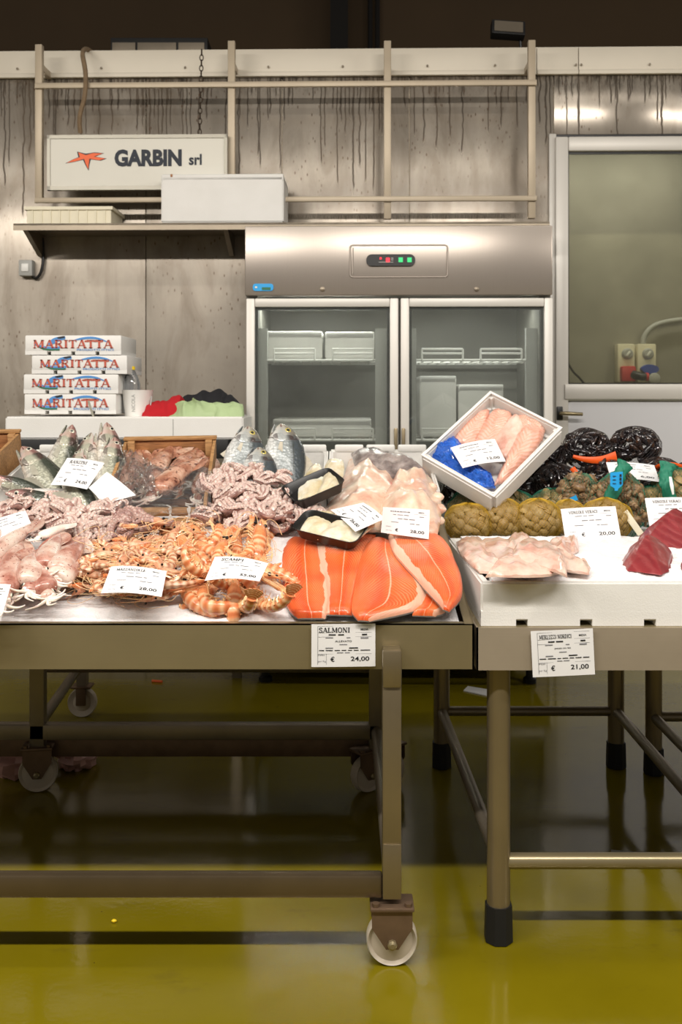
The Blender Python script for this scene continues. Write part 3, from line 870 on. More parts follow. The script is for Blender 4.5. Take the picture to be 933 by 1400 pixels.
for q in (((-L_/2-.01, -D_/2-.01, H_-.012), (L_/2+.01, -D_/2+.006, H_+.004)), ((-L_/2-.01, D_/2-.006, H_-.012), (L_/2+.01, D_/2+.01, H_+.004)), ((-L_/2-.01, -D_/2, H_-.012), (-L_/2+.006, D_/2, H_+.004)), ((L_/2-.006, -D_/2, H_-.012), (L_/2+.01, D_/2, H_+.004))): rim.box(*q)
rim.build('rim', M['cream'], ct_)
ribm = MB().box((-.003, -.006, .004), (.003, 0, H_-.012)).mesh('rib', M['cream'])
for i in range(9): link('rib', ribm, ct_, Matrix.Translation((-L_/2+.03+i*(L_-.06)/8, -D_/2+.001, 0)))
# wall switch with its cable
a = W(37, 367, 5.17)
sw = thing('switch_box', 'small grey switch box on the steel wall with a black cable', 'switch', WM @ Matrix.Translation((a.x, 5.192, a.z)))
MB().box((-.036, -.05, -.042), (.036, 0, .042), bev=.006).build('switch_body', M['grey_plastic'], sw)
MB().box((-.02, -.056, -.02), (.018, -.048, .022), bev=.004).build('rocker', M['white_plastic'], sw)
pts = [W(x, y, 5.17)-V3((a.x, 5.192, a.z)) for x, y in ((44, 378), (50, 380), (56, 372), (59, 355), (58, 325))]
MB().tube(smoothpath(pts, 16), .008, 8).build('cable', M['black'], sw)
# items on the cold room roof
a, b = P(153, 72, 5.5), P(285, 54, 5.5)
rb = thing('roof_cabinet', 'dark framed cabinet with grey fronts lying on the wall top at left', 'cabinet', Matrix.Translation((a.x, 5.45, CAPT-.02)))
w, h = b.x-a.x, b.z-CAPT+.02
MB().box((0, .02, 0), (w, .4, h), bev=.004).build('cabinet_case', M['black'], rb)
for u0, u1 in ((.02, .26), (.28, .68), (.70, .97)): MB().box((w*u0, .008, .005), (w*u1, .022, h-.03), bev=.003).build('front_panel', M['steel_dull'], rb)
a = P(695, 40, 5.45)
fl = thing('floodlight', 'black floodlight tilted down on the top of the steel wall', 'lamp', Matrix.Translation((a.x, 5.45, CAPT-.02)))
zc = a.z-CAPT+.02
Mt = Matrix.Translation((0, 0, zc)) @ Matrix.Rotation(R(4), 4, 'Y') @ Matrix.Rotation(R(-18), 4, 'X')
MB().box((-.092, -.02, -.045), (.092, .04, .045), Mt, bev=.006).build('lamp_case', M['black'], fl)
MB().box((-.078, -.0235, -.032), (.078, -.018, .034), Mt).build('lamp_glass', M['steel_dull'], fl)
MB().tube([(.07, .02, zc-.04), (.075, .03, zc-.09), (.045, .05, .012), (.045, .05, 0)], .008, 8).build('bracket', M['black'], fl)

# ------------------------------------------------------------------ two door display cabinet
FY = 4.40
fa, fb = W(335, 308, FY), W(756, 308, FY)
FX0, FX1, FT = fa.x, fb.x, wz(309, FY)
FZ = wz(405, FY)                                               # foot of the header
fr = thing('display_fridge', 'tall stainless fridge with two glass doors and a digital control panel', 'fridge', WM)
FD, FB = .74, .13
b = MB().box((FX0, FY+.05, FB), (FX0+.05, FY+FD, FT))
b.box((FX1-.05, FY+.05, FB), (FX1, FY+FD, FT)).box((FX0, FY+.05, FT-.26), (FX1, FY+FD, FT)).box((FX0, FY+FD-.05, FB), (FX1, FY+FD, FT)).box((FX0, FY+.05, FB), (FX1, FY+FD, FB+.08))
b.box(((FX0+FX1)/2-.03, FY+.05, FB), ((FX0+FX1)/2+.03, FY+.12, FZ))
b.build('fridge_body', M['liner'], fr)
hd = MB().box((FX0, FY-.002, FZ+.004), (FX1, FY+.06, FT), bev=.006).build('header_panel', M['fridge_steel'], fr)
def rrect(w, h, r, n=5):
    o = []
    for cx_, cz_, a0 in ((w/2-r, h/2-r, 0), (-w/2+r, h/2-r, 90), (-w/2+r, -h/2+r, 180), (w/2-r, -h/2+r, 270)):
        for k in range(n+1):
            t = R(a0+90*k/n)
            o.append((cx_+r*math.cos(t), cz_+r*math.sin(t)))
    return o
def plate(w, h, r, y0, y1, cx_, cz_):
    p = rrect(w, h, r); n = len(p)
    V = [(cx_+x, y1, cz_+z) for x, z in p]+[(cx_+x, y0, cz_+z) for x, z in p]
    F = [tuple(range(n)), tuple(range(2*n-1, n-1, -1))]+[(i, (i+1) % n, n+(i+1) % n, n+i) for i in range(n)]
    return MB().add(V, F)
a, b = W(479, 379, FY), W(612, 335, FY)
pc = ((a.x+b.x)/2, (a.z+b.z)/2)
pw, ph = b.x-a.x, b.z-a.z
ring = rrect(pw, ph, .012)
MB().tube([(pc[0]+x, FY-.003, pc[1]+z) for x, z in ring+[ring[0]]], .004, 6, (0, 1, 0), None, False).build('panel_bead', M['fridge_steel'], hd)
MB().tube([(pc[0]-pw/2+.012, FY-.003, pc[1]-ph/2+.012), (pc[0]-pw/2+.012, FY-.003, pc[1]+ph/2-.012)], .003, 6).build('panel_bead', M['fridge_steel'], hd)
a, b = W(501, 364, FY), W(568, 348, FY)
plate(b.x-a.x, b.z-a.z, (b.z-a.z)*.48, FY-.012, FY-.001, (a.x+b.x)/2, (a.z+b.z)/2).build('control_panel', M['black'], hd)
q = lambda px, py: W(px, py, FY-.013)
def rect(name, px0, py0, px1, py1, mat, dy=-.0135):
    a, b = W(px0, py1, FY), W(px1, py0, FY)
    return MB().box((a.x, FY+dy, a.z), (b.x, FY+dy+.002, b.z)).build(name, mat, hd)
rect('display', 528, 353, 533, 359, M['led_red']); rect('display', 519.5, 352.5, 522, 355, M['led_red'])
rect('display', 518, 358.5, 538, 359.3, M['grey_plastic']); rect('display', 535, 353, 538, 354, M['grey_plastic']); rect('display', 535, 355.4, 538, 356.4, M['grey_plastic'])
rect('button', 545, 352.5, 551, 359, M['led_green']); rect('button', 557, 352.5, 563, 359, M['led_green'])
a, b = W(346, 398, FY), W(374, 388, FY)
st_ = plate(b.x-a.x, b.z-a.z, .012, FY-.006, FY-.0015, (a.x+b.x)/2, (a.z+b.z)/2).build('maker_sticker', M['blue_tag'], hd)
MB().box(((a.x+b.x)/2-.005, FY-.0075, a.z+.004), (b.x-.012, FY-.0058, (a.z+b.z)/2)).build('sticker_print', M['green_ink'], hd)
MB().box((a.x+.010, FY-.0075, (a.z+b.z)/2-.004), (a.x+.02, FY-.0058, (a.z+b.z)/2+.004)).build('sticker_print', M['sign_white'], hd)
for px in (441, 652):
    a = W(px, 395.5, FY)
    MB().lathe([(.011, 0), (.011, .004), (.005, .007)], 12, Matrix.Translation((a.x, FY-.002, a.z)) @ Matrix.Rotation(R(90), 4, 'X')).build('lock', M['steel_dull'], hd)
zt_, zb_ = wz(408, FY), FB+.03
for px0, px1, hs in ((337, 545, 1), (548, 756, -1)):
    x0, x1 = W(px0, 500, FY).x, W(px1, 500, FY).x
    fw = .038
    d = MB()
    for qd in (((x0, FY-.01, zb_), (x0+fw, FY+.045, zt_)), ((x1-fw, FY-.01, zb_), (x1, FY+.045, zt_)), ((x0+fw, FY-.009, zt_-fw), (x1-fw, FY+.044, zt_)), ((x0+fw, FY-.009, zb_), (x1-fw, FY+.044, zb_+fw))): d.box(*qd, bev=.005)
    dr = d.build('fridge_door', M['alu'], fr)
    MB().box((x0+fw-.002, FY+.005, zb_+fw-.002), (x1-fw+.002, FY+.011, zt_-fw+.002)).build('glass_pane', M['glassp'], dr, smooth=0)
    g = MB()
    for qd in (((x0+fw-.001, FY+.012, zb_+fw), (x0+fw+.012, FY+.03, zt_-fw)), ((x1-fw-.012, FY+.012, zb_+fw), (x1-fw+.001, FY+.03, zt_-fw)), ((x0+fw, FY+.012, zt_-fw-.012), (x1-fw, FY+.03, zt_-fw+.001))): g.box(*qd)
    g.build('gasket', M['black'], dr)
    hx = x1-.012 if hs > 0 else x0+.012
    zh = wz(585, FY)
    MB().box((hx-.008, FY-.028, zh-.35), (hx+.008, FY-.008, zh), bev=.004).build('door_handle', M['steel_v'], dr)
# wire shelves inside
zsh = (wz(493, 4.55), wz(601, 4.55), wz(601, 4.55)-.42)
for k, zz in enumerate(zsh):
    for s0, s1 in ((FX0+.06, (FX0+FX1)/2-.05), ((FX0+FX1)/2+.05, FX1-.06)):
        wsh = MB()
        for i in range(12):
            x = s0+.03+(s1-s0-.06)*i/11
            wsh.tube([(x, FY+.11, zz), (x, FY+.64, zz)], .004, 5)
        for y in (FY+.11, FY+.4, FY+.64): wsh.tube([(s0, y, zz), (s1, y, zz)], .007, 6)
        for zz2 in (.03, .05):
            wsh.tube([(s0+.06, FY+.1, zz+zz2), ((s0+s1)/2-.04, FY+.1, zz+zz2)], .005, 5)
            wsh.tube([((s0+s1)/2+.04, FY+.1, zz+zz2), (s1-.06, FY+.1, zz+zz2)], .005, 5)
        for x in (s0+.06, (s0+s1)/2-.04, (s0+s1)/2+.04, s1-.06): wsh.tube([(x, FY+.1, zz), (x, FY+.1, zz+.05)], .005, 5)
        wsh.build('wire_shelf', M['white_plastic'], fr)
for s0, s1 in ((FX0+.05, FX0+.09), ((FX0+FX1)/2-.1, (FX0+FX1)/2-.045), ((FX0+FX1)/2+.045, (FX0+FX1)/2+.085), (FX1-.1, FX1-.05)):
    MB().box((s0, FY+.1, FB+.1), (s1, FY+.13, wz(449, 4.5))).build('shelf_upright', M['grey_plastic'], fr)
for x in (FX0+.08, FX1-.08):
    for y in (FY+.12, FY+FD-.08):
        MB().lathe([(.03, 0), (.03, .02), (.018, .03), (.018, FB+.01)], 14, Matrix.Translation((x, y, 0))).build('foot', M['black'], fr)
def fbox(x0, x1, z, h, lab, dy=.2, mat='styro'):
    L = x1-x0
    m_ = styro_box(L, .34, h, .02)
    m_.box((-L/2, -.17, h-.03), (L/2, .17, h+.005), bev=.006)
    m_.thing('storage_box', M[mat], lab, 'box', WM @ Matrix.Translation(((x0+x1)/2, FY+dy+.17, z)), 'boxes inside the fridge')
fX = lambda px: W(px, 480, 4.62).x
fbox(fX(366), fX(441), zsh[0]+.008, .125, 'white box on the upper fridge shelf behind the left door, left of two')
fbox(fX(445), fX(512), zsh[0]+.008, .122, 'white box on the upper fridge shelf behind the left door, right of two')
fbox(fX(374), fX(508), zsh[1]+.008, .08, 'long low white box on the lower fridge shelf behind the left door')
fbox(fX(575), fX(625), zsh[1]+.008, .28, 'tall pale stack box behind the right fridge door, left of two', .25)
fbox(fX(628), fX(690), zsh[1]+.008, .24, 'tall pale stack box behind the right fridge door, right of two', .25)

# ------------------------------------------------------------------ rear counter with the foam boxes
CY0, CY1 = 3.98, 4.62
CT = P(100, 601, 4.0).z
cn = thing('rear_counter', 'steel counter on castors behind the left stand carrying the white foam boxes', 'counter')
MB().box((-2.1, CY0, CT-.075), (-.452, CY1, CT), bev=.004).build('counter_top', M['rubber'], cn, None, 'counter top, blackened for the shaded gap under the long tray')  # black colour stands in for the shade of the gap below the tray
def castor(parent, x, y, r=.055, brake=False):
    """three meshes of one wheel on its fork, standing on the floor"""
    f_ = MB().box((x-.045, y-.035, r*2.22), (x+.045, y+.035, r*2.34), bev=.003)
    f_.box((x-.044, y-.02, r*1.0), (x-.024, y+.02, r*2.25)).box((x+.024, y-.02, r*1.0), (x+.044, y+.02, r*2.25))
    return f_
def wheel(x, y, r, yaw=0):
    m = Matrix.Translation((x, y, r)) @ Matrix.Rotation(R(90+yaw), 4, 'Z') @ Matrix.Rotation(R(90), 4, 'Y')
    m = Matrix.Translation((x, y, r)) @ Matrix.Rotation(R(yaw), 4, 'Z') @ Matrix.Rotation(R(90), 4, 'X')
    return MB().lathe([(.006, -.022), (r*.45, -.02), (r*.6, -.012), (r*.86, -.016), (r*.96, -.018), (r, -.01), (r, .01), (r*.96, .018), (r*.86, .016), (r*.6, .012), (r*.45, .02), (.006, .022)], 36, m)
for x in (-1.047,):
    MB().box((x-.02, CY0+.03, .125), (x+.02, CY0+.07, CT-.045)).build('leg', M['steel_dull'], cn)
    fk = MB().box((x-.04, CY0+.015, .118), (x+.04, CY0+.085, .127), bev=.003).box((x-.02, CY0+.018, .05), (x+.02, CY0+.028, .12), bev=.003).box((x-.02, CY0+.072, .05), (x+.02, CY0+.082, .12), bev=.003).build('castor', M['fork'], cn)
    wheel(x, CY0+.05, .058).build('wheel', M['wheel'], fk)
MB().box((-2.08, CY1-.05, .0), (-2.04, CY1-.01, CT-.045)).build('leg', M['steel_dull'], cn)
MB().box((-.5, CY1-.05, .0), (-.46, CY1-.01, CT-.045)).build('leg', M['steel_dull'], cn)
MB().box((-2.08, CY0+.02, .0), (-2.04, CY0+.06, CT-.045)).build('leg', M['steel_dull'], cn)
MB().tube([(-1.047, 3.95, .21), (-1.0, 3.3, .21)], .018, 10).build('rail', M['steel_dull'], cn)
# long tray
a, b = P(7, 600, 4.02), P(333, 600, 4.02)
lx0, lx1 = a.x, b.x
hT = P(100, 570, 4.02).z-CT
tr = styro_box(lx1-lx0, .46, hT, .022).thing('foam_tray', M['styro'], 'long white polystyrene tray on the rear counter under the boxes and cloths', 'box', Matrix.Translation(((lx0+lx1)/2, 4.25, CT+.001)))
MB().box((P(237, 580, 4.02).x-.002, -.2315+4.25, 0), (P(237, 580, 4.02).x+.001, -.229+4.25, hT-.01)).build('joint', M['grey_plastic'], tr, Matrix.Translation((-(lx0+lx1)/2, -4.25, 0)))
# inner foam block that carries the printed boxes
ZB = CT+hT-.004
MB().box((lx0+.03, 4.06, CT+.024), (P(203, 570, 4.1).x, 4.44, ZB+.004), bev=.004).thing('foam_block', M['styro'], 'white foam slab inside the long tray under the printed boxes', 'block')
# four printed boxes
def printed_box(px0, px1, py0, py1, lab, first):
    y = 4.09
    a, b = P(px0, py1, y), P(px1, py0, y)
    L, H = b.x-a.x, b.z-a.z
    t = thing('fish_box', lab, 'box', Matrix.Translation(((a.x+b.x)/2, y+.15, a.z)), 'printed boxes stacked on the long tray')
    bd = MB().box((-L/2, -.15, .012), (L/2, .15, H-.001), bev=.006)
    for i in range(4):
        s_ = L/4
        bd.box((-L/2+i*s_+(.008 if i else .001), -.149, 0), (-L/2+(i+1)*s_-(.008 if i < 3 else .001), .149, .02))
    bx_ = bd.build('box_body', M['styro'], t)
    yf = -.1515
    z0 = H*.48
    # arcs and waves of the emblem
    def band(pts_t, pts_b, mat, yy):
        n = 14
        V = [(crom(pts_t, i/n)) for i in range(n+1)]+[(crom(pts_b, i/n)) for i in range(n+1)]
        F = [(i, i+1, n+2+i, n+1+i) for i in range(n)]
        MB().add([(v[0]*L, yy, v[1]*H) for v in V], F).build('printed_emblem', mat, t, None, None, None, 0)
    band([(-.4, .52), (-.33, .38), (-.26, .3), (-.14, .3)], [(-.4, .52), (-.33, .30), (-.26, .22), (-.14, .22)], M['green_ink'], yf-.0006)
    band([(-.4, .56), (-.3, .44), (-.22, .40), (-.13, .42)], [(-.4, .52), (-.33, .38), (-.26, .3), (-.14, .3)], M['blue_ink'], yf-.0008)
    band([(-.26, .52), (-.22, .78), (-.16, .9), (-.08, .92)], [(-.24, .46), (-.18, .60), (-.13, .72), (-.08, .78)], M['blue_ink'], yf-.0006)
    band([(-.17, .84), (-.15, .9), (-.12, .93), (-.085, .95)], [(-.17, .84), (-.14, .8), (-.115, .82), (-.085, .85)], M['navy'], yf-.0009)
    band([(0, .74), (.08, .86), (.18, .92), (.28, .84), (.36, .66)], [(0, .70), (.08, .76), (.18, .80), (.27, .76), (.36, .62)], M['blue_ink'], yf-.0006)
    band([(.12, .72), (.18, .75), (.24, .73), (.3, .68)], [(.12, .64), (.18, .66), (.24, .66), (.3, .62)], M['red_ink'], yf-.0006)
    V, F = slab2d('MARITATTA', L*.83, H*.42)
    flat('printed_lettering', V, F, M['red_ink'], t, 0, H*.54, yf-.0012)
    V, F = text2d('PRODOTTI ITTICI', L*.38, H*.10, .01)
    flat('printed_lettering', V, F, M['blue_ink'], t, L*.23, H*.25, yf-.0012)
    return t
printed_box(34, 166, 458, 485, 'white polystyrene fish box with red and blue print, topmost of the stack', True)
printed_box(43, 174, 485.3, 511, 'white polystyrene fish box with red and blue print, second from top, pushed right', False)
printed_box(32, 162, 511.3, 538, 'white polystyrene fish box with red and blue print, third from top', False)
printed_box(33, 159, 538.3, 566, 'white polystyrene fish box with red and blue print, lowest of the stack', False)
# bucket, bottle, rod
a, b = P(160, 571, 4.1), P(203, 533, 4.1)
bh = b.z-ZB-.004
r1 = (b.x-a.x)/2
bk = thing('white_bucket', 'white plastic bucket with vertical lettering beside the printed boxes', 'bucket', Matrix.Translation(((a.x+b.x)/2, 4.2, ZB+.004)))
MB().lathe([(r1*.80, 0), (r1*.83, .004), (r1*.99, bh-.006), (r1*1.04, bh), (r1*.97, bh), (r1*.78, .006)], 32).build('bucket_body', M['white_plastic'], bk)
V, F = text2d('NICOLA', bh*.66, bh*.14, .012)
Vb = []
for x, y in V:
    zz = x+bh*.5
    rr = r1*(.83+.16*zz/bh)+.0012
    ang = -PI/2+(-y-.006)/rr
    Vb.append((rr*math.cos(ang), rr*math.sin(ang), zz))
MB().add(Vb, F).build('lettering', M['grey_plastic'], bk, None, None, None, 0)
MB().tube([(r1*.95, -.012, bh*.75), (r1*.96, -.03, bh*.55), (r1*.93, -.035, bh*.35), (r1*.92, -.02, bh*.25)], .003, 6).build('handle', M['grey_plastic'], bk)
a = P(180, 533, 4.2)
bt = thing('plastic_bottle', 'clear plastic bottle with a yellow cap standing in the white bucket', 'bottle', Matrix.Translation((a.x, 4.2, ZB+.012)))
hb = P(180, 501, 4.2).z-ZB-.012
MB().lathe([(.028, 0), (.036, .006), (.037, hb*.55), (.037, hb*.62), (.030, hb*.76), (.018, hb*.88), (.013, hb*.92), (.013, hb*.95)], 22).build('bottle_body', M['bottle'], bt)
MB().lathe([(.015, hb*.93), (.015, hb*.99), (.013, hb)], 16).build('cap', M['yellow'], bt)
MB().tube([P(121, 548, 4.05), P(128, 571, 4.05)], .0045, 8).thing('green_rod', M['bass_fin'], 'short dark green rod leaning on the lowest printed box', 'rod')
def cloth(name, lab, pts, mat, amp, seed, y0, depth, fr=9.0):
    """crumpled heap: outline given by its upper edge in pixels, deep ridged folds"""
    nu, nv = 70, 30
    V, F = [], []
    for i in range(nu+1):
        u = i/nu
        px, py = crom(pts, u)
        top = P(px, py, y0+depth*.5)
        for j in range(nv+1):
            v = j/nv
            hgt = math.sin(PI*min(1, v*.96+.02))**.6
            base = CT+.03
            y = y0+depth*v
            q_ = V3((top.x*fr*1.5+.4*noise.noise(V3((u*6, v*4, seed))), y*fr+u*3, seed*5.1))
            f_ = 1-2*abs(noise.noise(q_))
            g_ = 1-2*abs(noise.noise(q_*2.3+V3((3, 1, 0))))
            z = base+(top.z-base)*hgt*(1-.10*(1-f_))-amp*.2*(1-g_)*hgt
            V.append((top.x+amp*.6*noise.noise(q_*1.3), y-amp*.9*f_*hgt, max(base, z)))
    for i in range(nu):
        for j in range(nv):
            a_ = i*(nv+1)+j
            F.append((a_, a_+1, a_+nv+2, a_+nv+1))
    ring_ = [i*(nv+1) for i in range(nu+1)]+[nu*(nv+1)+j for j in range(1, nv+1)]+[i*(nv+1)+nv for i in range(nu-1, -1, -1)]+[j for j in range(nv-1, 0, -1)]
    bot = len(V)
    for a_ in ring_: V.append((V[a_][0], V[a_][1], CT+.0255))
    m_ = len(ring_)
    for k in range(m_): F.append((ring_[k], ring_[(k+1) % m_], bot+(k+1) % m_, bot+k))
    F.append(tuple(bot+k for k in range(m_)))
    MB().add(V, F).thing(name, mat, lab, 'cloth', None, None, None, 70)
cloth('red_cloth', 'red cloth lying in the long tray right of the bucket', [(200, 552), (214, 547), (230, 546), (243, 538), (252, 543), (258, 560)], M['red_cloth'], .02, 1, 4.10, .24)
cloth('black_cloth', 'black cloth bundled behind the green apron in the long tray', [(238, 556), (250, 543), (268, 536), (290, 529), (312, 535), (326, 548), (330, 566)], M['black_cloth'], .025, 2, 4.2, .24)
cloth('green_apron', 'pale green crumpled apron lying over the right end of the long tray', [(231, 564), (240, 552), (256, 546), (268, 543), (284, 548), (306, 549), (322, 546), (332, 552), (334, 566)], M['green_cloth'], .035, 3, 4.05, .2)

# ------------------------------------------------------------------ left stand (sloping bed on a castor frame)
LX1 = P(648, 852, 2.31).x
LX0 = -1.75
YF, YB = 2.305, 3.62
ls = thing('fish_stand', 'left steel fish stand with a sloping bed on a square tube castor frame', 'table', Matrix.Translation((0, 2.33, 0)))
LSI = Matrix.Translation((0, -2.33, 0))
def sheet(pts, t=.003):
    """folded steel: side walls of the bed following the slope"""
    return pts
zf = .77
b = MB().box((LX0, YF, zf-.105), (LX1, YF+.004, zf))
b.box((LX0, YF, zf-.003), (LX1, YF+.025, zf)).build('front_apron', M['steel'], ls, LSI)
def prism(pts_yz, xa, xb):
    n = len(pts_yz)
    V = [(xa, y, z) for y, z in pts_yz]+[(xb, y, z) for y, z in pts_yz]
    F = [tuple(range(n)), tuple(range(2*n-1, n-1, -1))]+[(i, (i+1) % n, n+(i+1) % n, n+i) for i in range(n)]
    return V, F
sd = MB()
for xa, xb in ((LX1-.004, LX1), (LX0, LX0+.004)):
    sd.add(*prism([(YF, zf-.105), (YB, lz(YB)-.105), (YB, lz(YB)), (YF, zf)], xa, xb))
sd.add(*prism([(YF, zf-.003), (YB, lz(YB)-.003), (YB, lz(YB)), (YF, zf)], LX1-.022, LX1))
sd.box((LX0, YB-.004, lz(YB)-.105), (LX1, YB, lz(YB)))
sd.build('side_apron', M['steel'], ls, LSI)
bd = MB().add(*prism([(YF+.004, zf-.045), (YB-.004, lz(YB)-.045), (YB-.004, lz(YB)-.040), (YF+.004, zf-.040)], LX0+.004, LX1-.004))
bd.build('bed', M['steel_dull'], ls, LSI)
pxp = .116
pst = MB().box((pxp-.0215, 2.262, .155), (pxp+.0215, 2.302, zf-.105), bev=.003).box((pxp-.02, 2.285, zf-.13), (pxp+.02, 2.306, zf-.05), bev=.002)
pst.build('front_leg', M['steel_v'], ls, LSI)
MB().box((pxp-.022, 2.255, zf-.135), (pxp+.022, 2.285, zf-.048), bev=.006).build('leg_plate', M['steel_v'], ls, LSI)
MB().box((pxp-.021, 2.258, .155), (pxp+.021, 2.262, .28), bev=.002).build('leg_sleeve', M['steel_v'], ls, LSI)
MB().box((LX0, 2.268, .152), (pxp-.0215, 2.30, .204), bev=.006).build('lower_rail', M['steel_dark'], ls, LSI)
YL = 3.27
MB().box((LX0, YL-.02, .172), (pxp, YL+.02, .222), bev=.004).build('rear_rail', M['steel_dull'], ls, LSI)
MB().box((LX0, YL+.03, .10), (pxp, YL+.06, .165), bev=.004).build('rear_rail', M['fork'], ls, LSI)
for x in (-.995, pxp):
    MB().box((x-.024, YL-.02, .10), (x+.024, YL+.02, lz(YL)-.108), bev=.003).build('rear_leg', M['steel_dull'], ls, LSI)
MB().box((pxp+.03, YL+.05, .14), (pxp+.062, YL+.09, lz(YL+.07)-.108), bev=.003).build('rear_leg', M['fork'], ls, LSI)
MB().tube([(-1.04, YL+.25, .335), (pxp, YL+.25, .335)], .016, 10).build('rear_pipe', M['steel_dull'], ls, LSI)
MB().tube([(pxp, 2.30, .18), (pxp, YL, .2)], .018, 10).build('side_rail', M['steel_dull'], ls, LSI)
MB().box((LX0, YL-.02, lz(YL)-.16), (LX1-.05, YL+.02, lz(YL)-.11)).build('top_rail', M['steel_dull'], ls, LSI)
def castor_parts(parent, x, y, r, LM, yaw=0):
    m = Matrix.Translation((x, y, 0)) @ Matrix.Rotation(R(yaw), 4, 'Z')
    fk = MB().box((-.05, -.036, r*2.28), (.05, .036, r*2.43), m, bev=.003)
    for sy in (-1, 1):
        V = [(-.046, 0, r*2.28), (.046, 0, r*2.28), (.046, 0, r*1.6), (.014, 0, r*.78), (-.014, 0, r*.78), (-.046, 0, r*1.6)]
        yy = sy*.027
        Vs = [(v[0], yy-.002, v[2]) for v in V]+[(v[0], yy+.002, v[2]) for v in V]
        n = 6
        fk.add(Vs, [tuple(range(n)), tuple(range(2*n-1, n-1, -1))]+[(i, (i+1) % n, n+(i+1) % n, n+i) for i in range(n)], None, m)
    o = fk.build('castor', M['fork'], parent, LM)
    w_ = MB()
    mw = m @ Matrix.Translation((0, 0, r)) @ Matrix.Rotation(R(90), 4, 'X')
    w_.lathe([(.006, -.021), (r*.3, -.021), (r*.82, -.012), (r*.95, -.018), (r, -.011), (r, .011), (r*.95, .018), (r*.82, .012), (r*.3, .021), (.006, .021)], 40, mw)
    w_.build('wheel', M['wheel'], o)
    bl = MB()
    bl.lathe([(.011, 0), (.011, .008), (.006, .012)], 8, m @ Matrix.Translation((0, -.029, r)) @ Matrix.Rotation(R(90), 4, 'X'))
    bl.build('axle_nut', M['steel'], o)
    for sx in (-.037, .037):
        MB().lathe([(.009, 0), (.009, .008)], 6, m @ Matrix.Translation((sx, -.024, r*2.43))).build('bolt', M['fork'], o)
castor_parts(ls, pxp, 2.28, .058, LSI)
castor_parts(ls, -.995, YL, .062, LSI, 8)
castor_parts(ls, pxp-.03, YL, .058, LSI, 35)
castor_parts(ls, pxp+.046, YL+.07, .058, LSI, -50)

# ------------------------------------------------------------------ right table and its neighbour
RX0, RX1 = P(652, 858, 2.31).x, 1.02
ZR = .760
def round_table(x0, x1, label, legs, front_leg=True):
    t = thing('steel_table', label, 'table', Matrix.Translation((x0, 2.31, 0)))
    LM = Matrix.Translation((-x0, -2.31, 0))
    MB().box((x0, 2.31, ZR-.099), (x1, 2.314, ZR)).box((x0, 3.60, ZR-.099), (x1, 3.604, ZR)).box((x0, 2.31, ZR-.099), (x0+.004, 3.604, ZR)).box((x1-.004, 2.31, ZR-.099), (x1, 3.604, ZR)).build('apron', M['steel_pale'], t, LM)
    MB().box((x0+.001, 2.311, ZR-.006), (x1-.001, 3.603, ZR), bev=.002).build('table_top', M['steel'], t, LM)
    for (x, y, r) in legs:
        MB().lathe([(r, .015), (r, ZR-.01)], 20, Matrix.Translation((x, y, 0))).build('leg', M['steel_v'], t, LM)
        c_ = MB()
        c_.lathe([(r+.004, 0), (r+.007, .002), (r+.005, .088), (r+.0005, .088), (r-.001, .06)], 8, Matrix.Translation((x, y, 0)) @ Matrix.Rotation(R(22.5), 4, 'Z'), True)
        c_.build('rubber_foot', M['rubber'], t, LM)
    return t, LM
la, lb = (.376, 2.375, .028), (.962, 2.375, .028)
lc, ld = (.352, 3.48, .028), (.962, 3.48, .028)
rt, RM = round_table(RX0, RX1, 'right steel table on round legs with black rubber feet under the foam tray', (la, lb, lc, ld))
zr = .195
MB().tube([(la[0], la[1], zr-.006), (lb[0], lb[1], zr-.006)], .0185, 12).build('front_rail', M['steel'], rt, RM)
MB().tube([(lc[0], lc[1], zr), (ld[0], ld[1], zr)], .017, 12).build('rear_rail', M['steel_dull'], rt, RM)
for p, q in ((la, lc), (lb, ld)): MB().tube([(p[0], p[1], zr), (q[0], q[1], zr)], .017, 12).build('side_rail', M['steel_dull'], rt, RM)
MB().lathe([(.034, 0), (.034, .03), (.026, .036)], 14, Matrix.Translation((lc[0]+.06, lc[1]-.03, ZR-.135))).build('levelling_foot', M['rubber'], rt, RM)
ne, nf = (1.08, 2.375, .028), (1.075, 3.42, .028)
rt2, RM2 = round_table(RX1+.004, 2.2, 'neighbouring steel table at the right edge with only its legs in view', (ne, nf, (2.1, 2.4, .028), (2.1, 3.42, .028)))
MB().tube([(nf[0], nf[1], zr), (2.1, 3.42, zr)], .017, 12).build('rear_rail', M['steel_dull'], rt2, RM2)
MB().tube([(ne[0], ne[1], zr), (nf[0], nf[1], zr)], .017, 12).build('side_rail', M['steel_dull'], rt2, RM2)

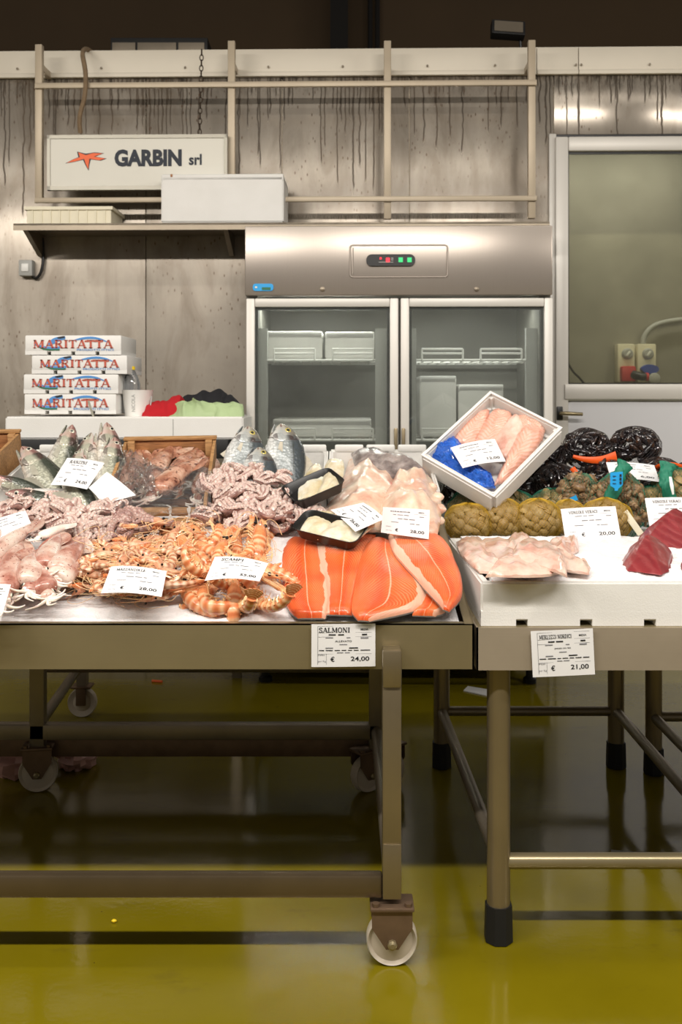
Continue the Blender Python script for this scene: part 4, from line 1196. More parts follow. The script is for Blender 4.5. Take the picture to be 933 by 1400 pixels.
# ------------------------------------------------------------------ price cards
def raysphere(px, py, c, r):
    """point on the pixel's ray at distance r from c, the farther of the two"""
    d = ray(px, py).normalized()
    o = CAMP-c
    b = o.dot(d); cc = o.dot(o)-r*r
    D = b*b-cc
    t = -b+(math.sqrt(D) if D > 0 else 0)
    return CAMP+d*t
def dashes(cx, cy, w, h, rnd, words=3):
    V, F = [], []
    ws = [rnd.uniform(.5, 1.5) for _ in range(words)]
    tot = sum(ws)+.25*(words-1)
    x = cx-w/2
    for wd in ws:
        l = wd/tot*w
        k = len(V)
        V += [(x, cy-h/2), (x+l, cy-h/2), (x+l, cy+h/2), (x, cy+h/2)]
        F.append((k, k+1, k+2, k+3))
        x += l+.25/tot*w
    return V, F
def card_print(title, price, rnd, tserif=True, mid=None, right=None, full=False):
    """print in card coordinates 0..1: list of (V, F, dark)"""
    out = []
    asp = 148/105
    def put(V, F, cx, cy, dark=True): out.append(([(x+cx, y+cy) for x, y in V], F, dark))
    line = lambda x0, y0, x1, y1: out.append(([(x0, y0-.0028), (x1, y0-.0028), (x1, y1+.0028), (x0, y1+.0028)], [(0, 1, 2, 3)], False))
    if title:
        tw = min(.5, .07*len(title))
        put(*(slab2d(title, tw, .115) if len(title) < 9 else slab2d(title, .52, .085)), .36 if len(title) < 9 else .39, .86)
    else: put(*dashes(.38, .86, .42, .036, rnd, 9), 0, 0, False)
    put(*text2d('MEDIA', .12, .045, .01), .83, .87)
    if price:
        put(*text2d('€', .065, .115, .012), .33, .18)
        put(*text2d(price, .29, .12, .014), .76, .18)
    put(*text2d('prezzo', .11, .04), .155, .27, False); put(*text2d('per Kg', .12, .05), .165, .13, False)
    if full:
        for y in (.95, .80, .70, .30): line(.10, y, .94, y)
        V = [(.097, .06), (.103, .06), (.103, .95), (.097, .95)]; out.append((V, [(0, 1, 2, 3)], False))
        V = [(.232, .06), (.236, .06), (.236, .30), (.232, .30)]; out.append((V, [(0, 1, 2, 3)], False))
        put(*text2d(mid or 'ALLEVATO', .26, .045, .01), .5, .6)
        put(*dashes(.39, .75, .24, .03, rnd, 2), 0, 0, True)
        put(*dashes(.83, .75, .08, .035, rnd, 1), 0, 0, True)
        put(*dashes(.28, .68, .12, .02, rnd, 1), 0, 0, False); put(*dashes(.58, .68, .06, .02, rnd, 1), 0, 0, False); put(*dashes(.83, .67, .12, .03, rnd, 1), 0, 0, False)
        put(*dashes(.5, .52, .12, .02, rnd, 1), 0, 0, False)
        put(*dashes(.28, .44, .12, .026, rnd, 1), 0, 0, False); put(*dashes(.66, .44, .14, .026, rnd, 1), 0, 0, True)
        put(*dashes(.52, .385, .80, .02, rnd, 7), 0, 0, True); put(*dashes(.5, .33, .2, .02, rnd, 2), 0, 0, False)
    else:
        put(*dashes(.4, .74, .34, .022, rnd, 3), 0, 0, False)
        put(*dashes(.52, .60, .36, .026, rnd, 3), 0, 0, False)
        put(*dashes(.28, .46, .16, .022, rnd, 1), 0, 0, False); put(*dashes(.7, .45, .2, .022, rnd, 2), 0, 0, False)
        line(.12, .40, .94, .40)
        line(.68, .80, .94, .80)
        put(*dashes(.84, .72, .1, .022, rnd, 1), 0, 0, False)
    return out
M['ink_soft'] = simple('grey_print', S(120, 120, 124), .8)
def card(bl, br, tr, tl, title, price, label, curl=.006, bow=0.0, mid=None, full=False, seed=1, blank=False, toward=None):
    """a paper card through four world corners, gently curled; print lies on it"""
    bl, br, tr, tl = map(V3, (bl, br, tr, tl))
    n0 = (br-bl).cross(tl-bl).normalized()
    if n0.dot(CAMP-bl) < 0: n0 = -n0
    def pt(u, v, lift=0.0):
        p = bl.lerp(br, u).lerp(tl.lerp(tr, u), v)
        return p+n0*(curl*math.sin(PI*u)+bow*math.sin(PI*v)+lift)
    nu, nv = 14, 8
    V = [pt(i/nu, j/nv) for i in range(nu+1) for j in range(nv+1)]
    N_ = len(V)
    V += [pt(i/nu, j/nv, -.0005) for i in range(nu+1) for j in range(nv+1)]
    F = []
    q = lambda i, j: i*(nv+1)+j
    for i in range(nu):
        for j in range(nv):
            F.append((q(i, j), q(i+1, j), q(i+1, j+1), q(i, j+1)))
            F.append(tuple(N_+k for k in (q(i, j+1), q(i+1, j+1), q(i+1, j), q(i, j))))
    rg = [q(i, 0) for i in range(nu)]+[q(nu, j) for j in range(nv)]+[q(i, nv) for i in range(nu, 0, -1)]+[q(0, j) for j in range(nv, 0, -1)]
    for k in range(len(rg)):
        a_, b_ = rg[k], rg[(k+1) % len(rg)]
        F.append((b_, a_, a_+N_, b_+N_))
    c0 = (bl+br)/2
    o = MB().add([v-c0 for v in V], F).thing('price_card', M['paper'], label, 'sign', Matrix.Translation(c0), None if blank else 'price cards')
    if blank: return o
    rnd = random.Random(seed)
    for dark in (True, False):
        m = MB()
        for Vp, Fp, dk in card_print(title, price, rnd, True, mid, None, full):
            if dk != dark: continue
            # subdivide long bars so that they follow the curl
            m.add([pt(min(max(x, .01), .99), min(max(y, .01), .99), .0007 if dark else .0006)-c0 for x, y in Vp], Fp)
        m.build('print', M['ink'] if dark else M['ink_soft'], o, None, None, None, 0)
    return o
def card_lp(pl, bl, br, tr, tl, hl, hr, title, price, label, **k):
    """bottom corners at heights over a plane; the card leans back by its own height of 105 mm"""
    a, b = pl.pt(*bl, hl), pl.pt(*br, hr)
    sc = (a-b).length/.148
    c, d = raysphere(*tr, b, .105*sc), raysphere(*tl, a, .105*sc)
    return card(a, b, c, d, title, price, label, **k)

# on the aprons of the two stands
def card_flat(px, Y, title, price, label, **k):
    return card(*[P(x, y, Y) for x, y in px], title, price, label, curl=.001, full=True, **k)
card_flat([(426, 912), (513.5, 911), (513.5, 852.5), (426, 853.5)], 2.296, 'SALMONI', '24,00', 'price card for salmon at 24,00 stuck on the left stand front', seed=4)
card_flat([(729, 926), (814, 922), (811, 859), (726, 863)], 2.302, 'MERLUZZI NORDICI', '21,00', 'price card for cod at 21,00 stuck on the right table front', seed=5, mid='pescato con rete')

# ------------------------------------------------------------------ builders for the catch
def orient(p0, p1, up, L, roll=0.0, girth=None):
    """matrix putting local 0 at p0 and local +X toward p1, scaled so that length L spans them; +Z near up"""
    p0, p1 = V3(p0), V3(p1)
    x = (p1-p0); s = x.length/L; x.normalize()
    z = V3(up)-x*V3(up).dot(x)
    z.normalize()
    y = z.cross(x)
    m = Matrix((x, y, z)).transposed().to_4x4()
    if girth: return Matrix.Translation(p0) @ m @ Matrix.Rotation(roll, 4, 'X') @ Matrix.Diagonal((s, girth, girth, 1))
    return Matrix.Translation(p0) @ m @ Matrix.Rotation(roll, 4, 'X') @ Matrix.Scale(s, 4)
def flatfin(base, tip, t=.0012, n=10, notch=0.0):
    V, F, A = [], [], []
    for i in range(n+1):
        u = i/n
        a, b = V3(crom(base, u)), V3(crom(tip, u))
        if notch and i % 2: b = a.lerp(b, 1-notch)
        nrm = V3((0, 1, 0))
        V += [a-nrm*t*2, a+nrm*t*2, b-nrm*t*.4, b+nrm*t*.4]
        A += [(0, 0, 0), (0, 0, 0), (1, 0, 0), (1, 0, 0)]
    for i in range(n):
        k, j = 4*i, 4*i+4
        F += [(k, j, j+2, k+2), (k+1, k+3, j+3, j+1), (k+2, j+2, j+3, k+3), (k, k+1, j+1, j)]
    F += [(0, 2, 3, 1), (4*n, 4*n+1, 4*n+3, 4*n+2)]
    return MB().add(V, F, A)
def make_fish(name, label, cat, prof, L, skin, finm, eyem, eye_u, eye_z, eye_r, deep, group):
    t = thing(name, label, cat, None, group)
    ps = [(u*L, 0, (a+b)/2*L) for u, a, b, w in prof]
    rs = [(w*L, (a-b)/2*L) for u, a, b, w in prof]
    m = 30
    body = MB()
    V, F, A = tube([V3(crom(ps, i/(m-1))) for i in range(m)], [tuple(crom(rs, i/(m-1))) for i in range(m)], 18, (0, 0, 1))
    A = [(v[0]/L, s[1], s[2]) for v, s in zip(V, A)]
    body.add(V, F, A)
    body.build('body', skin, t, None, None, None, 60)
    g = lambda u, k: crom([(p[0],)+tuple(p[1:]) for p in prof], 0)
    def at(u):
        for (a, b) in zip(prof[:-1], prof[1:]):
            if a[0] <= u <= b[0]:
                f = (u-a[0])/(b[0]-a[0]); return [x+(y-x)*f for x, y in zip(a, b)]
        return prof[-1]
    # lower jaw, a little open
    MB().tube([(.13*L, 0, at(.13)[2]*L*.9), (.07*L, 0, (at(.07)[2]-.006)*L), (.012*L, 0, (at(.02)[2]-.022)*L)], [(at(.13)[3]*.7*L, .014*L), (at(.07)[3]*.72*L, .013*L), (.008*L, .006*L)], 12).build('lower_jaw', skin, t)
    for sy in (-1, 1):
        w = at(.2)[3]*L
        Vg, Fg, Ag = [], [], []
        n = 9
        gp = MB()
        b_ = blob((.055*L, .010*L, .07*L*deep), 14, 8)
        A2 = [(.2, v[2]/(.1*L*deep), 0) for v in b_.V]
        gp.add(b_.V, b_.F, A2, Matrix.Translation((.185*L, sy*w*.86, -.005*L)) @ Matrix.Rotation(R(sy*8), 4, 'Z'))
        gp.build('gill_cover', skin, t)
        w = at(eye_u)[3]*L
        e = blob((eye_r*L, eye_r*.5*L, eye_r*L), 14, 8, Matrix.Translation((eye_u*L, sy*w*.86, eye_z*L))).build('eye', eyem, t)
        blob((eye_r*.52*L, eye_r*.3*L, eye_r*.52*L), 12, 6, Matrix.Translation((eye_u*L, sy*(w*.86+eye_r*.34*L), eye_z*L))).build('pupil', M['pupil'], e)
        pf = flatfin([(.25*L, 0, -.02*L), (.25*L, 0, -.045*L)], [(.36*L, 0, -.03*L), (.33*L, 0, -.07*L)], .0008, 8, .08)
        pf.V = [(v[0], sy*(at(.27)[3]*L*.95+abs(v[0]-.25*L)*.04)+v[1], v[2]) for v in pf.V]
        pf.build('pectoral_fin', finm, t)
    tp = lambda u: at(u)[1]*L-.004*L
    bt_ = lambda u: at(u)[2]*L+.004*L
    flatfin([(u*L, 0, tp(u)) for u in (.32, .4, .48, .56)], [(.36*L, 0, tp(.36)+.04*L), (.43*L, 0, tp(.4)+.075*L), (.51*L, 0, tp(.48)+.06*L), (.575*L, 0, tp(.56)+.01*L)], .001, 14, .3).build('dorsal_fin', finm, t)
    flatfin([(u*L, 0, tp(u)) for u in (.6, .68, .76)], [(.63*L, 0, tp(.6)+.055*L), (.71*L, 0, tp(.68)+.045*L), (.79*L, 0, tp(.76)+.02*L)], .001, 10, .08).build('dorsal_fin', finm, t)
    flatfin([(u*L, 0, bt_(u)) for u in (.62, .7, .77)], [(.66*L, 0, bt_(.62)-.055*L), (.73*L, 0, bt_(.7)-.04*L), (.79*L, 0, bt_(.77)-.015*L)], .001, 8, .08).build('anal_fin', finm, t)
    flatfin([(.30*L, 0, bt_(.3)), (.34*L, 0, bt_(.34))], [(.37*L, 0, bt_(.3)-.06*L), (.40*L, 0, bt_(.34)-.012*L)], .001, 6, .08).build('pelvic_fin', finm, t)
    flatfin([(.925*L, 0, .03*L), (.935*L, 0, 0), (.925*L, 0, -.03*L)], [(1.06*L, 0, .12*L), (1.0*L, 0, 0), (1.06*L, 0, -.12*L)], .0014, 14, .04).build('tail_fin', finm, t)
    return t
BASS = [(0, .006, -.006, .006), (.03, .030, -.028, .022), (.08, .055, -.048, .040), (.15, .080, -.075, .054), (.25, .105, -.102, .064), (.38, .115, -.116, .066), (.55, .10, -.10, .057), (.7, .07, -.068, .040), (.82, .045, -.04, .024), (.9, .033, -.03, .015), (.95, .036, -.033, .009)]
BREAM = [(0, .01, -.01, .010), (.03, .055, -.045, .030), (.08, .105, -.075, .048), (.15, .15, -.115, .062), (.25, .185, -.15, .072), (.38, .19, -.175, .074), (.55, .16, -.155, .062), (.7, .105, -.10, .044), (.82, .06, -.055, .026), (.9, .042, -.038, .015), (.95, .045, -.042, .009)]

def slab(pl, left, right, T, h=0.0, h2=None, nu=28, nv=12, amp=.0015, seed=1, p=3.0, endp=.25, wave=0.0, edge=.28, dome=0.0, pre=0.0):
    """thick flesh: outline by two pixel edges on a plane; real thickness above it; co = (along, across, top)"""
    if h2 is None: h2 = h
    V, F, A = [], [], []
    top, bot = [], []
    for i in range(nu+1):
        u = i/nu
        l, r = crom(left, u), crom(right, u)
        endf = min(1, (min(u, 1-u)+.02)/endp)**.5
        for j in range(nv+1):
            v = -1+2*j/nv
            px, py = l[0]+(r[0]-l[0])*(v+1)/2, l[1]+(r[1]-l[1])*(v+1)/2
            hh = h+(h2-h)*u+dome*math.sin(PI*u)
            if wave and abs(v) > .5: hh += wave*(abs(v)-.5)*2*math.sin(u*19+seed+v*3)
            b = pl.pt(px, py, hh)
            th = T*(edge+(1-edge)*(1-abs(v)**p))*endf
            q = V3((u*5, v*2.2, seed*3.7))
            th *= 1+pre*noise.noise(q*1.4)
            t = b+pl.n*(th+amp*noise.noise(q*2.3))
            top.append(t); bot.append(b)
            A.append((u, v, 1.0))
    N_ = len(top)
    c0 = sum(bot, V3())/N_
    V = [x-c0 for x in top]+[x-c0 for x in bot]
    A = A+[(a[0], a[1], 0.0) for a in A]
    q = lambda i, j: i*(nv+1)+j
    for i in range(nu):
        for j in range(nv):
            F.append((q(i, j), q(i+1, j), q(i+1, j+1), q(i, j+1)))
            F.append(tuple(N_+k for k in (q(i, j+1), q(i+1, j+1), q(i+1, j), q(i, j))))
    rg = [q(i, 0) for i in range(nu)]+[q(nu, j) for j in range(nv)]+[q(i, nv) for i in range(nu, 0, -1)]+[q(0, j) for j in range(nv, 0, -1)]
    for k in range(len(rg)):
        a_, b_ = rg[k], rg[(k+1) % len(rg)]
        F.append((b_, a_, a_+N_, b_+N_))
    return MB().add(V, F, A), Matrix.Translation(c0)

def squid(name, label, skin, L=.2, group=None, seed=1):
    rnd = random.Random(seed)
    t = thing(name, label, 'squid', None, group)
    us = [0, .02, .06, .16, .35, .55, .75, .9, 1]
    ws = [.085, .118, .135, .148, .142, .118, .076, .032, .004]
    m = 22
    pts = [(u*L, .012*L*math.sin(u*5), .11*L+.01*L*math.sin(u*3)) for u in [i/(m-1) for i in range(m)]]
    rr = []
    for i in range(m):
        u = i/(m-1)
        for a, b in zip(range(8), range(1, 9)):
            if us[a] <= u <= us[b]:
                f = (u-us[a])/(us[b]-us[a]); w = ws[a]+(ws[b]-ws[a])*f
        rr.append((w*L, w*L*.68))
    mt = MB(); mt.tube(pts, rr, 16)
    mt.V = [tuple(V3(v)*(1)+V3((0, 0, .012*L*noise.noise(V3(v)*9/L*.3+V3((seed, 0, 0)))))) for v in mt.V]
    mt.build('mantle', skin, t, None, None, None, 70)
    for sy in (-1, 1):
        f = MB()
        V, F, A = [], [], []
        n, k = 10, 5
        for i in range(n+1):
            u = i/n
            for j in range(k+1):
                v = j/k
                x = L*(.52+.48*u)
                w0 = .02*L
                y = sy*(w0+v*(.17*L*math.sin(PI*u**.8)**.8))
                z = .115*L+.012*L*math.sin(6*u+seed)*v
                V += [(x, y, z+.005*L*(1-v*.7)), (x, y, z-.005*L*(1-v*.7))]
        for i in range(n):
            for j in range(k):
                a_ = 2*(i*(k+1)+j); b_ = a_+2; c_ = a_+2*(k+1); d_ = c_+2
                F += [(a_, c_, d_, b_), (a_+1, b_+1, d_+1, c_+1)]
        for i in range(n):
            a_ = 2*(i*(k+1)+k); c_ = a_+2*(k+1); F.append((a_, c_, c_+1, a_+1))
        f.add(V, F); f.build('fin', skin, t)
    hd = blob((.10*L, .074*L, .06*L), 12, 8, Matrix.Translation((-.045*L, 0, .085*L)), .15, 3, seed).build('head', skin, t)
    for sy in (-1, 1):
        e = blob((.026*L, .016*L, .026*L), 12, 7, Matrix.Translation((-.05*L, sy*.066*L, .10*L))).build('eye', M['eye_white'], t)
        blob((.018*L, .012*L, .018*L), 10, 6, Matrix.Translation((-.05*L, sy*.076*L, .103*L))).build('pupil', M['pupil'], e)
    for k in range(8):
        a0 = PI+(k-3.5)*.28
        pts = [V3((-.10*L, (k-3.5)*.018*L, .085*L))]
        ln = L*rnd.uniform(.2, .36); st = 12
        cv = rnd.choice((-1, 1))*rnd.uniform(.8, 3.6)
        for i in range(1, st):
            f = i/st
            ang = a0+cv*f*f
            pts.append(pts[-1]+V3((math.cos(ang), math.sin(ang), -.25*(1-f)+rnd.uniform(-.1, .1)+.15))*ln/st)
            pts[-1].z = max(.012*L, pts[-1].z)
        MB().tube(pts, [.026*L*(1-.8*i/(st-1)) for i in range(st)], 7).build('arm', M['squid_pale'], t)
    return t

def octopus(seed, skin, label, group):
    rnd = random.Random(seed)
    t = thing('octopus', label, 'octopus', None, group)
    blob((.032, .025, .020), 16, 10, Matrix.Translation((-.036, 0, .006)) @ Matrix.Rotation(.2, 4, 'Y'), .22, 2.4, seed).build('mantle', skin, t)
    blob((.022, .022, .016), 12, 8, Matrix.Translation((-.004, 0, .014)), .1, 3, seed).build('head', skin, t)
    for k in range(8):
        a0 = 2*PI*(k+.5)/8+rnd.uniform(-.15, .15)
        st = 26
        cv = rnd.choice((-1, 1))*rnd.uniform(1.5, 5.5)
        ln = rnd.uniform(.075, .115)
        p = V3((.012*math.cos(a0), .012*math.sin(a0), .02))
        pts = [p]
        for i in range(1, st):
            f = i/st
            ang = a0+cv*f*f
            d = V3((math.cos(ang), math.sin(ang), 0))
            p = p+d*ln/st
            p = V3((p.x, p.y, .014+.012*math.sin(f*6+k*1.9)*(1-f*.4)))
            pts.append(p)
        rad = [.0155*(1-.72*(i/(st-1))**1.2) for i in range(st)]
        arm = MB().tube(pts, rad, 8).build('arm', skin, t)
        su = MB()
        dome = [(.0, .0, .55)]
        for i in range(1, st-2, 2):
            tan = (pts[i+1]-pts[i-1]).normalized()
            sd_ = V3((0, 0, 1)).cross(tan).normalized()
            for sy in (-1, 1):
                r = rad[i]
                c = pts[i]+sd_*(sy*r*.55)+V3((0, 0, r*.72))+tan*(sy*r*.2)
                n = 7; q = r*.66
                V = [c+V3((0, 0, q*.9))]
                for ring, (rr, zz) in enumerate(((.7, .55), (1.0, -.2))):
                    for z_ in range(n):
                        a_ = 2*PI*z_/n
                        V.append(c+sd_*(q*rr*math.cos(a_))+tan*(q*rr*math.sin(a_))+V3((0, 0, q*zz)))
                F = [(0, 1+z_, 1+(z_+1) % n) for z_ in range(n)]+[(1+z_, 1+n+z_, 1+n+(z_+1) % n, 1+(z_+1) % n) for z_ in range(n)]
                su.add(V, F)
        su.build('suckers', M['sucker'] if skin is not M['octopus_dark'] else M['octopus'], arm, None, None, 'stuff', 80)
    return t

def shrimp(curl, seed, label, group):
    """lies on its side in the XY plane, head at the origin end"""
    t = thing('shrimp', label, 'shrimp', None, group)
    L = .085
    n = 25
    pts, rad = [], []
    ang, p = 0.0, V3((0, 0, .010))
    for i in range(n):
        f = i/(n-1)
        pts.append(p)
        seg = (f*6) % 1
        rad.append((.0102*(1-.55*f)*(1+.12*(1-seg)), .0088*(1-.55*f)*(1+.12*(1-seg))))
        ang = curl*f**1.2
        p = p+V3((math.cos(ang), math.sin(ang), 0))*L/n
    MB().tube(pts, rad, 10).build('abdomen', M['shrimp'], t)
    tip = pts[-1]; d = V3((math.cos(ang), math.sin(ang), 0)); nn = V3((-d.y, d.x, 0))
    tf = MB()
    for s in (-1.1, -.4, .4, 1.1):
        dd = (d+nn*s*.45).normalized(); mm = V3((-dd.y, dd.x, 0))
        tf.tube([tip-d*.002, tip+dd*.012, tip+dd*.022], [(.0018, .002), (.0045, .0014), (.001, .0008)], 6, mm)
    tf.build('tail_fan', M['scampi_head'], t, None, None, 'stuff')
    MB().tube([(.004, 0, .0105), (-.008, -.001, .011), (-.022, -.001, .0108), (-.034, .001, .0105), (-.046, .003, .0105), (-.062, .006, .011)], [(.0100, .009), (.0112, .0095), (.0105, .009), (.0075, .0065), (.0026, .0022), (.0005, .0005)], 10).build('head', M['shrimp_head'], t)
    for sz in (-1, 1): blob((.0026, .0026, .0026), 7, 5, Matrix.Translation((-.036, -.003, .0105+sz*.007))).build('eye', M['pupil'], t)
    rnd = random.Random(seed)
    lg = MB()
    for k in range(10):
        x = .004-.004*k if k < 5 else 0
        if k < 5:
            a = V3((-.004-.005*k, .008, .011)); b = a+V3((-.010+rnd.uniform(-.006, .006), .016, rnd.uniform(-.006, .006))); c = b+V3((-.014, .006, -.004))
        else:
            i = int((k-4)/7*(n-1)); tg = (pts[min(i+1, n-1)]-pts[i-1]).normalized(); q = V3((-tg.y, tg.x, 0))
            a = pts[i]+q*.006; b = a+q*.008-tg*.004; c = b+q*.004-tg*.006
        lg.tube([a, b, c], [.0012, .001, .0004], 4)
    for s in (-1, 1):
        lg.tube(smoothpath([(-.04, 0, .0105), (-.07, .015*s, .02), (-.06, .045*s+.01, .014), (-.02, .06*s+.01, .012)], 12), .0006, 4)
    lg.build('legs', M['scampi_leg'], t, None, None, 'stuff')
    return t

def langoustine(curl, seed, label, group, roe=False):
    """head toward -X, back up +Z, tail curls down in XZ"""
    rnd = random.Random(seed)
    t = thing('langoustine', label, 'langoustine', None, group)
    MB().tube([(0, 0, 0), (-.006, 0, .001), (-.028, 0, .002), (-.050, 0, .001), (-.062, 0, .001), (-.072, 0, .003), (-.086, 0, .005)], [(.012, .011), (.0135, .013), (.0145, .014), (.0125, .012), (.008, .007), (.003, .003), (.0006, .0006)], 14).build('carapace', M['scampi_head'], t)
    n = 31; L = .095
    pts, rad = [], []
    p = V3((-.002, 0, 0)); ang = 0
    for i in range(n):
        f = i/(n-1)
        pts.append(p)
        sg = (f*6) % 1
        rad.append((.0145*(1-.42*f)*(1+.13*(1-sg)), .0112*(1-.42*f)*(1+.10*(1-sg))))
        ang = -curl*f**1.15
        p = p+V3((math.cos(ang), 0, math.sin(ang)))*L/n
    ab = MB().tube(pts, rad, 12).build('abdomen', M['scampi'], t)
    d = V3((math.cos(ang), 0, math.sin(ang))); dn = V3((-d.z, 0, d.x))
    tip = pts[-1]
    for s in (-1.0, -.45, 0, .45, 1.0):
        dd = (d+V3((0, 1, 0))*s*.75).normalized()
        MB().tube([tip-d*.003, tip+dd*.014, tip+dd*.027], [(.003, .0022), (.0068, .0017), (.004, .0008)], 8, dn).build('tail_fan', M['scampi'], t)
    # side plates and belly legs
    pl_ = MB()
    for k in range(1, 7):
        i = int(k/6.6*(n-1)); tg = (pts[min(i+1, n-1)]-pts[i-1]).normalized(); dw = V3((tg.z, 0, -tg.x))
        for sy in (-1, 1):
            a = pts[i]+V3((0, sy*rad[i][0]*.9, 0))
            pl_.tube([a, a+dw*.006+V3((0, sy*.002, 0)), a+dw*.014+V3((0, 0, 0))+tg*.004], [(.0045, .0022), (.0035, .0016), (.0006, .0005)], 6, tg)
            pl_.tube([pts[i]+dw*.007+V3((0, sy*.005, 0)), pts[i]+dw*.017+V3((0, sy*.007, 0))-tg*.004], [.0016, .0006], 5)
    pl_.build('side_plates', M['scampi_leg'], t, None, None, 'stuff')
    if roe:
        rm = MB()
        for k in range(14):
            i = rnd.randint(6, 22); tg = (pts[i+1]-pts[i-1]).normalized(); dw = V3((tg.z, 0, -tg.x))
            rm.tube([pts[i]+dw*.0115+V3((0, rnd.uniform(-.008, .008), 0)), pts[i]+dw*.0135+tg*.006+V3((0, rnd.uniform(-.008, .008), 0))], .0022, 5)
        rm.build('roe', M['green_roe'], t, None, 'dark green roe under the tail', 'stuff')
    for sy in (-1, 1):
        blob((.0042, .0042, .0042), 9, 6, Matrix.Translation((-.064, sy*.011, .004))).build('eye', M['pupil'], t)
        a1 = rnd.uniform(.15, .45)*sy
        p0 = V3((-.048, sy*.010, -.006)); p1 = p0+V3((-.018, sy*.012, -.004)); p2 = p1+V3((-.016*math.cos(a1), -.006*sy, 0))
        p3 = p2+V3((-.026, -sy*.002, 0)); p4 = p3+V3((-.024, -sy*.005, -.001))
        cl = MB().tube([p0, p1, p2, p3], [(.0035, .0035), (.0042, .0042), (.0058, .005), (.0062, .0055)], 8).build('claw', M['claw'], t)
        MB().tube([p3, p3+V3((-.012, sy*.004, 0)), p4+V3((0, sy*.004, 0))], [(.0045, .004), (.0032, .003), (.0008, .0008)], 7).tube([p3, p3+V3((-.012, -sy*.004, 0)), p4+V3((0, -sy*.001, 0))], [(.0045, .004), (.0032, .003), (.0008, .0008)], 7).build('pincer', M['claw'], cl)
    lg = MB()
    for k in range(4):
        for sy in (-1, 1):
            a = V3((-.010-.010*k, sy*.009, -.008)); b = a+V3((-.008+rnd.uniform(-.01, .006), sy*.014, .002)); c = b+V3((-.012+rnd.uniform(-.01, .008), sy*.006, -.010))
            lg.tube([a, b, c], [.0017, .0014, .0005], 5)
    for sy in (-1, 1):
        lg.tube(smoothpath([(-.066, sy*.004, .002), (-.085, sy*.015, .012), (-.09, sy*.035, .008), (-.06, sy*.05, .0)], 14), .0007, 4)
    lg.build('legs', M['scampi_leg'], t, None, None, 'stuff')
    return t
def onplane(px, py, h, yaw=0.0, pitch=0.0, roll=0.0, s=1.0, pl=LP):
    z = pl.n; x = V3((1, 0, 0)); x = (x-z*x.dot(z)).normalized(); y = z.cross(x)
    m = Matrix((x, y, z)).transposed().to_4x4()
    return Matrix.Translation(pl.pt(px, py, h)) @ m @ Matrix.Rotation(yaw, 4, 'Z') @ Matrix.Rotation(pitch, 4, 'Y') @ Matrix.Rotation(roll, 4, 'X') @ Matrix.Scale(s, 4)
def inpoly(x, y, pg):
    c = False
    for i in range(len(pg)):
        (x1, y1), (x2, y2) = pg[i], pg[i-1]
        if (y1 > y) != (y2 > y) and x < (x2-x1)*(y-y1)/(y2-y1)+x1: c = not c
    return c
def edgedist(x, y, pg):
    d = 1e9
    for i in range(len(pg)):
        a, b, p = V3((*pg[i], 0)), V3((*pg[i-1], 0)), V3((x, y, 0))
        f = max(0, min(1, (p-a).dot(b-a)/(b-a).length_squared))
        d = min(d, (a+(b-a)*f-p).length)
    return d
def scatter(pg, step, seed, ysq=.62):
    rnd = random.Random(seed)
    xs_, ys_ = [p[0] for p in pg], [p[1] for p in pg]
    out, y, r = [], min(ys_), 0
    while y < max(ys_):
        x = min(xs_)+(step/2 if r % 2 else 0)
        while x < max(xs_):
            a, b = x+rnd.uniform(-.35, .35)*step, y+rnd.uniform(-.35, .35)*step*ysq
            if inpoly(a, b, pg): out.append((a, b))
            x += step
        y += step*ysq; r += 1
    return out
ROOTS = {}
def use(proto, M_, label=None, group=None):
    """first placing moves the prototype itself, later ones copy it with its parts"""
    if proto not in ROOTS:
        ROOTS[proto] = 1
        proto.matrix_basis = M_
        if label: proto['label'] = label
        if group: proto['group'] = group
        return proto
    return dup(proto, M_, label, group)

# ------------------------------------------------------------------ crushed ice on the left bed
def icebed(name, x0, x1, y0, y1, pl, hfun, label, nx=260, ny=90, base=-.04, mat='ice'):
    V, F = [], []
    for i in range(nx+1):
        for j in range(ny+1):
            x, y = x0+(x1-x0)*i/nx, y0+(y1-y0)*j/ny
            z = pl.o.z-(pl.n.x*(x-pl.o.x)+pl.n.y*(y-pl.o.y))/pl.n.z
            q = V3((x*30, y*30, 0))
            V.append((x, y, z+hfun(x, y)+.005*noise.noise(q)+.0025*abs(noise.noise(q*3.1))+.0015*noise.noise(q*6)))
    q = lambda i, j: i*(ny+1)+j
    for i in range(nx):
        for j in range(ny): F.append((q(i, j), q(i+1, j), q(i+1, j+1), q(i, j+1)))
    rg = [q(i, 0) for i in range(nx)]+[q(nx, j) for j in range(ny)]+[q(i, ny) for i in range(nx, 0, -1)]+[q(0, j) for j in range(ny, 0, -1)]
    N_ = len(V)
    for k in rg:
        x, y, _ = V[k]
        V.append((x, y, pl.o.z-(pl.n.x*(x-pl.o.x)+pl.n.y*(y-pl.o.y))/pl.n.z+base))
    for k in range(len(rg)): F.append((rg[k], N_+k, N_+(k+1) % len(rg), rg[(k+1) % len(rg)]))
    F.append(tuple(N_+k for k in range(len(rg)-1, -1, -1)))
    c = V3(V[q(nx//2, ny//2)])
    return MB().add([V3(v)-c for v in V], F).thing(name, M[mat], label, 'ice', Matrix.Translation(c), None, 'stuff', 60)
icebed('crushed_ice', LX0+.01, LX1-.03, 2.335, 3.02, LP, lambda x, y: -.006+.02*min(1, (y-2.33)/.25)*(1 if x < -.1 else 0), 'white crushed ice filling the front of the left sloping stand')

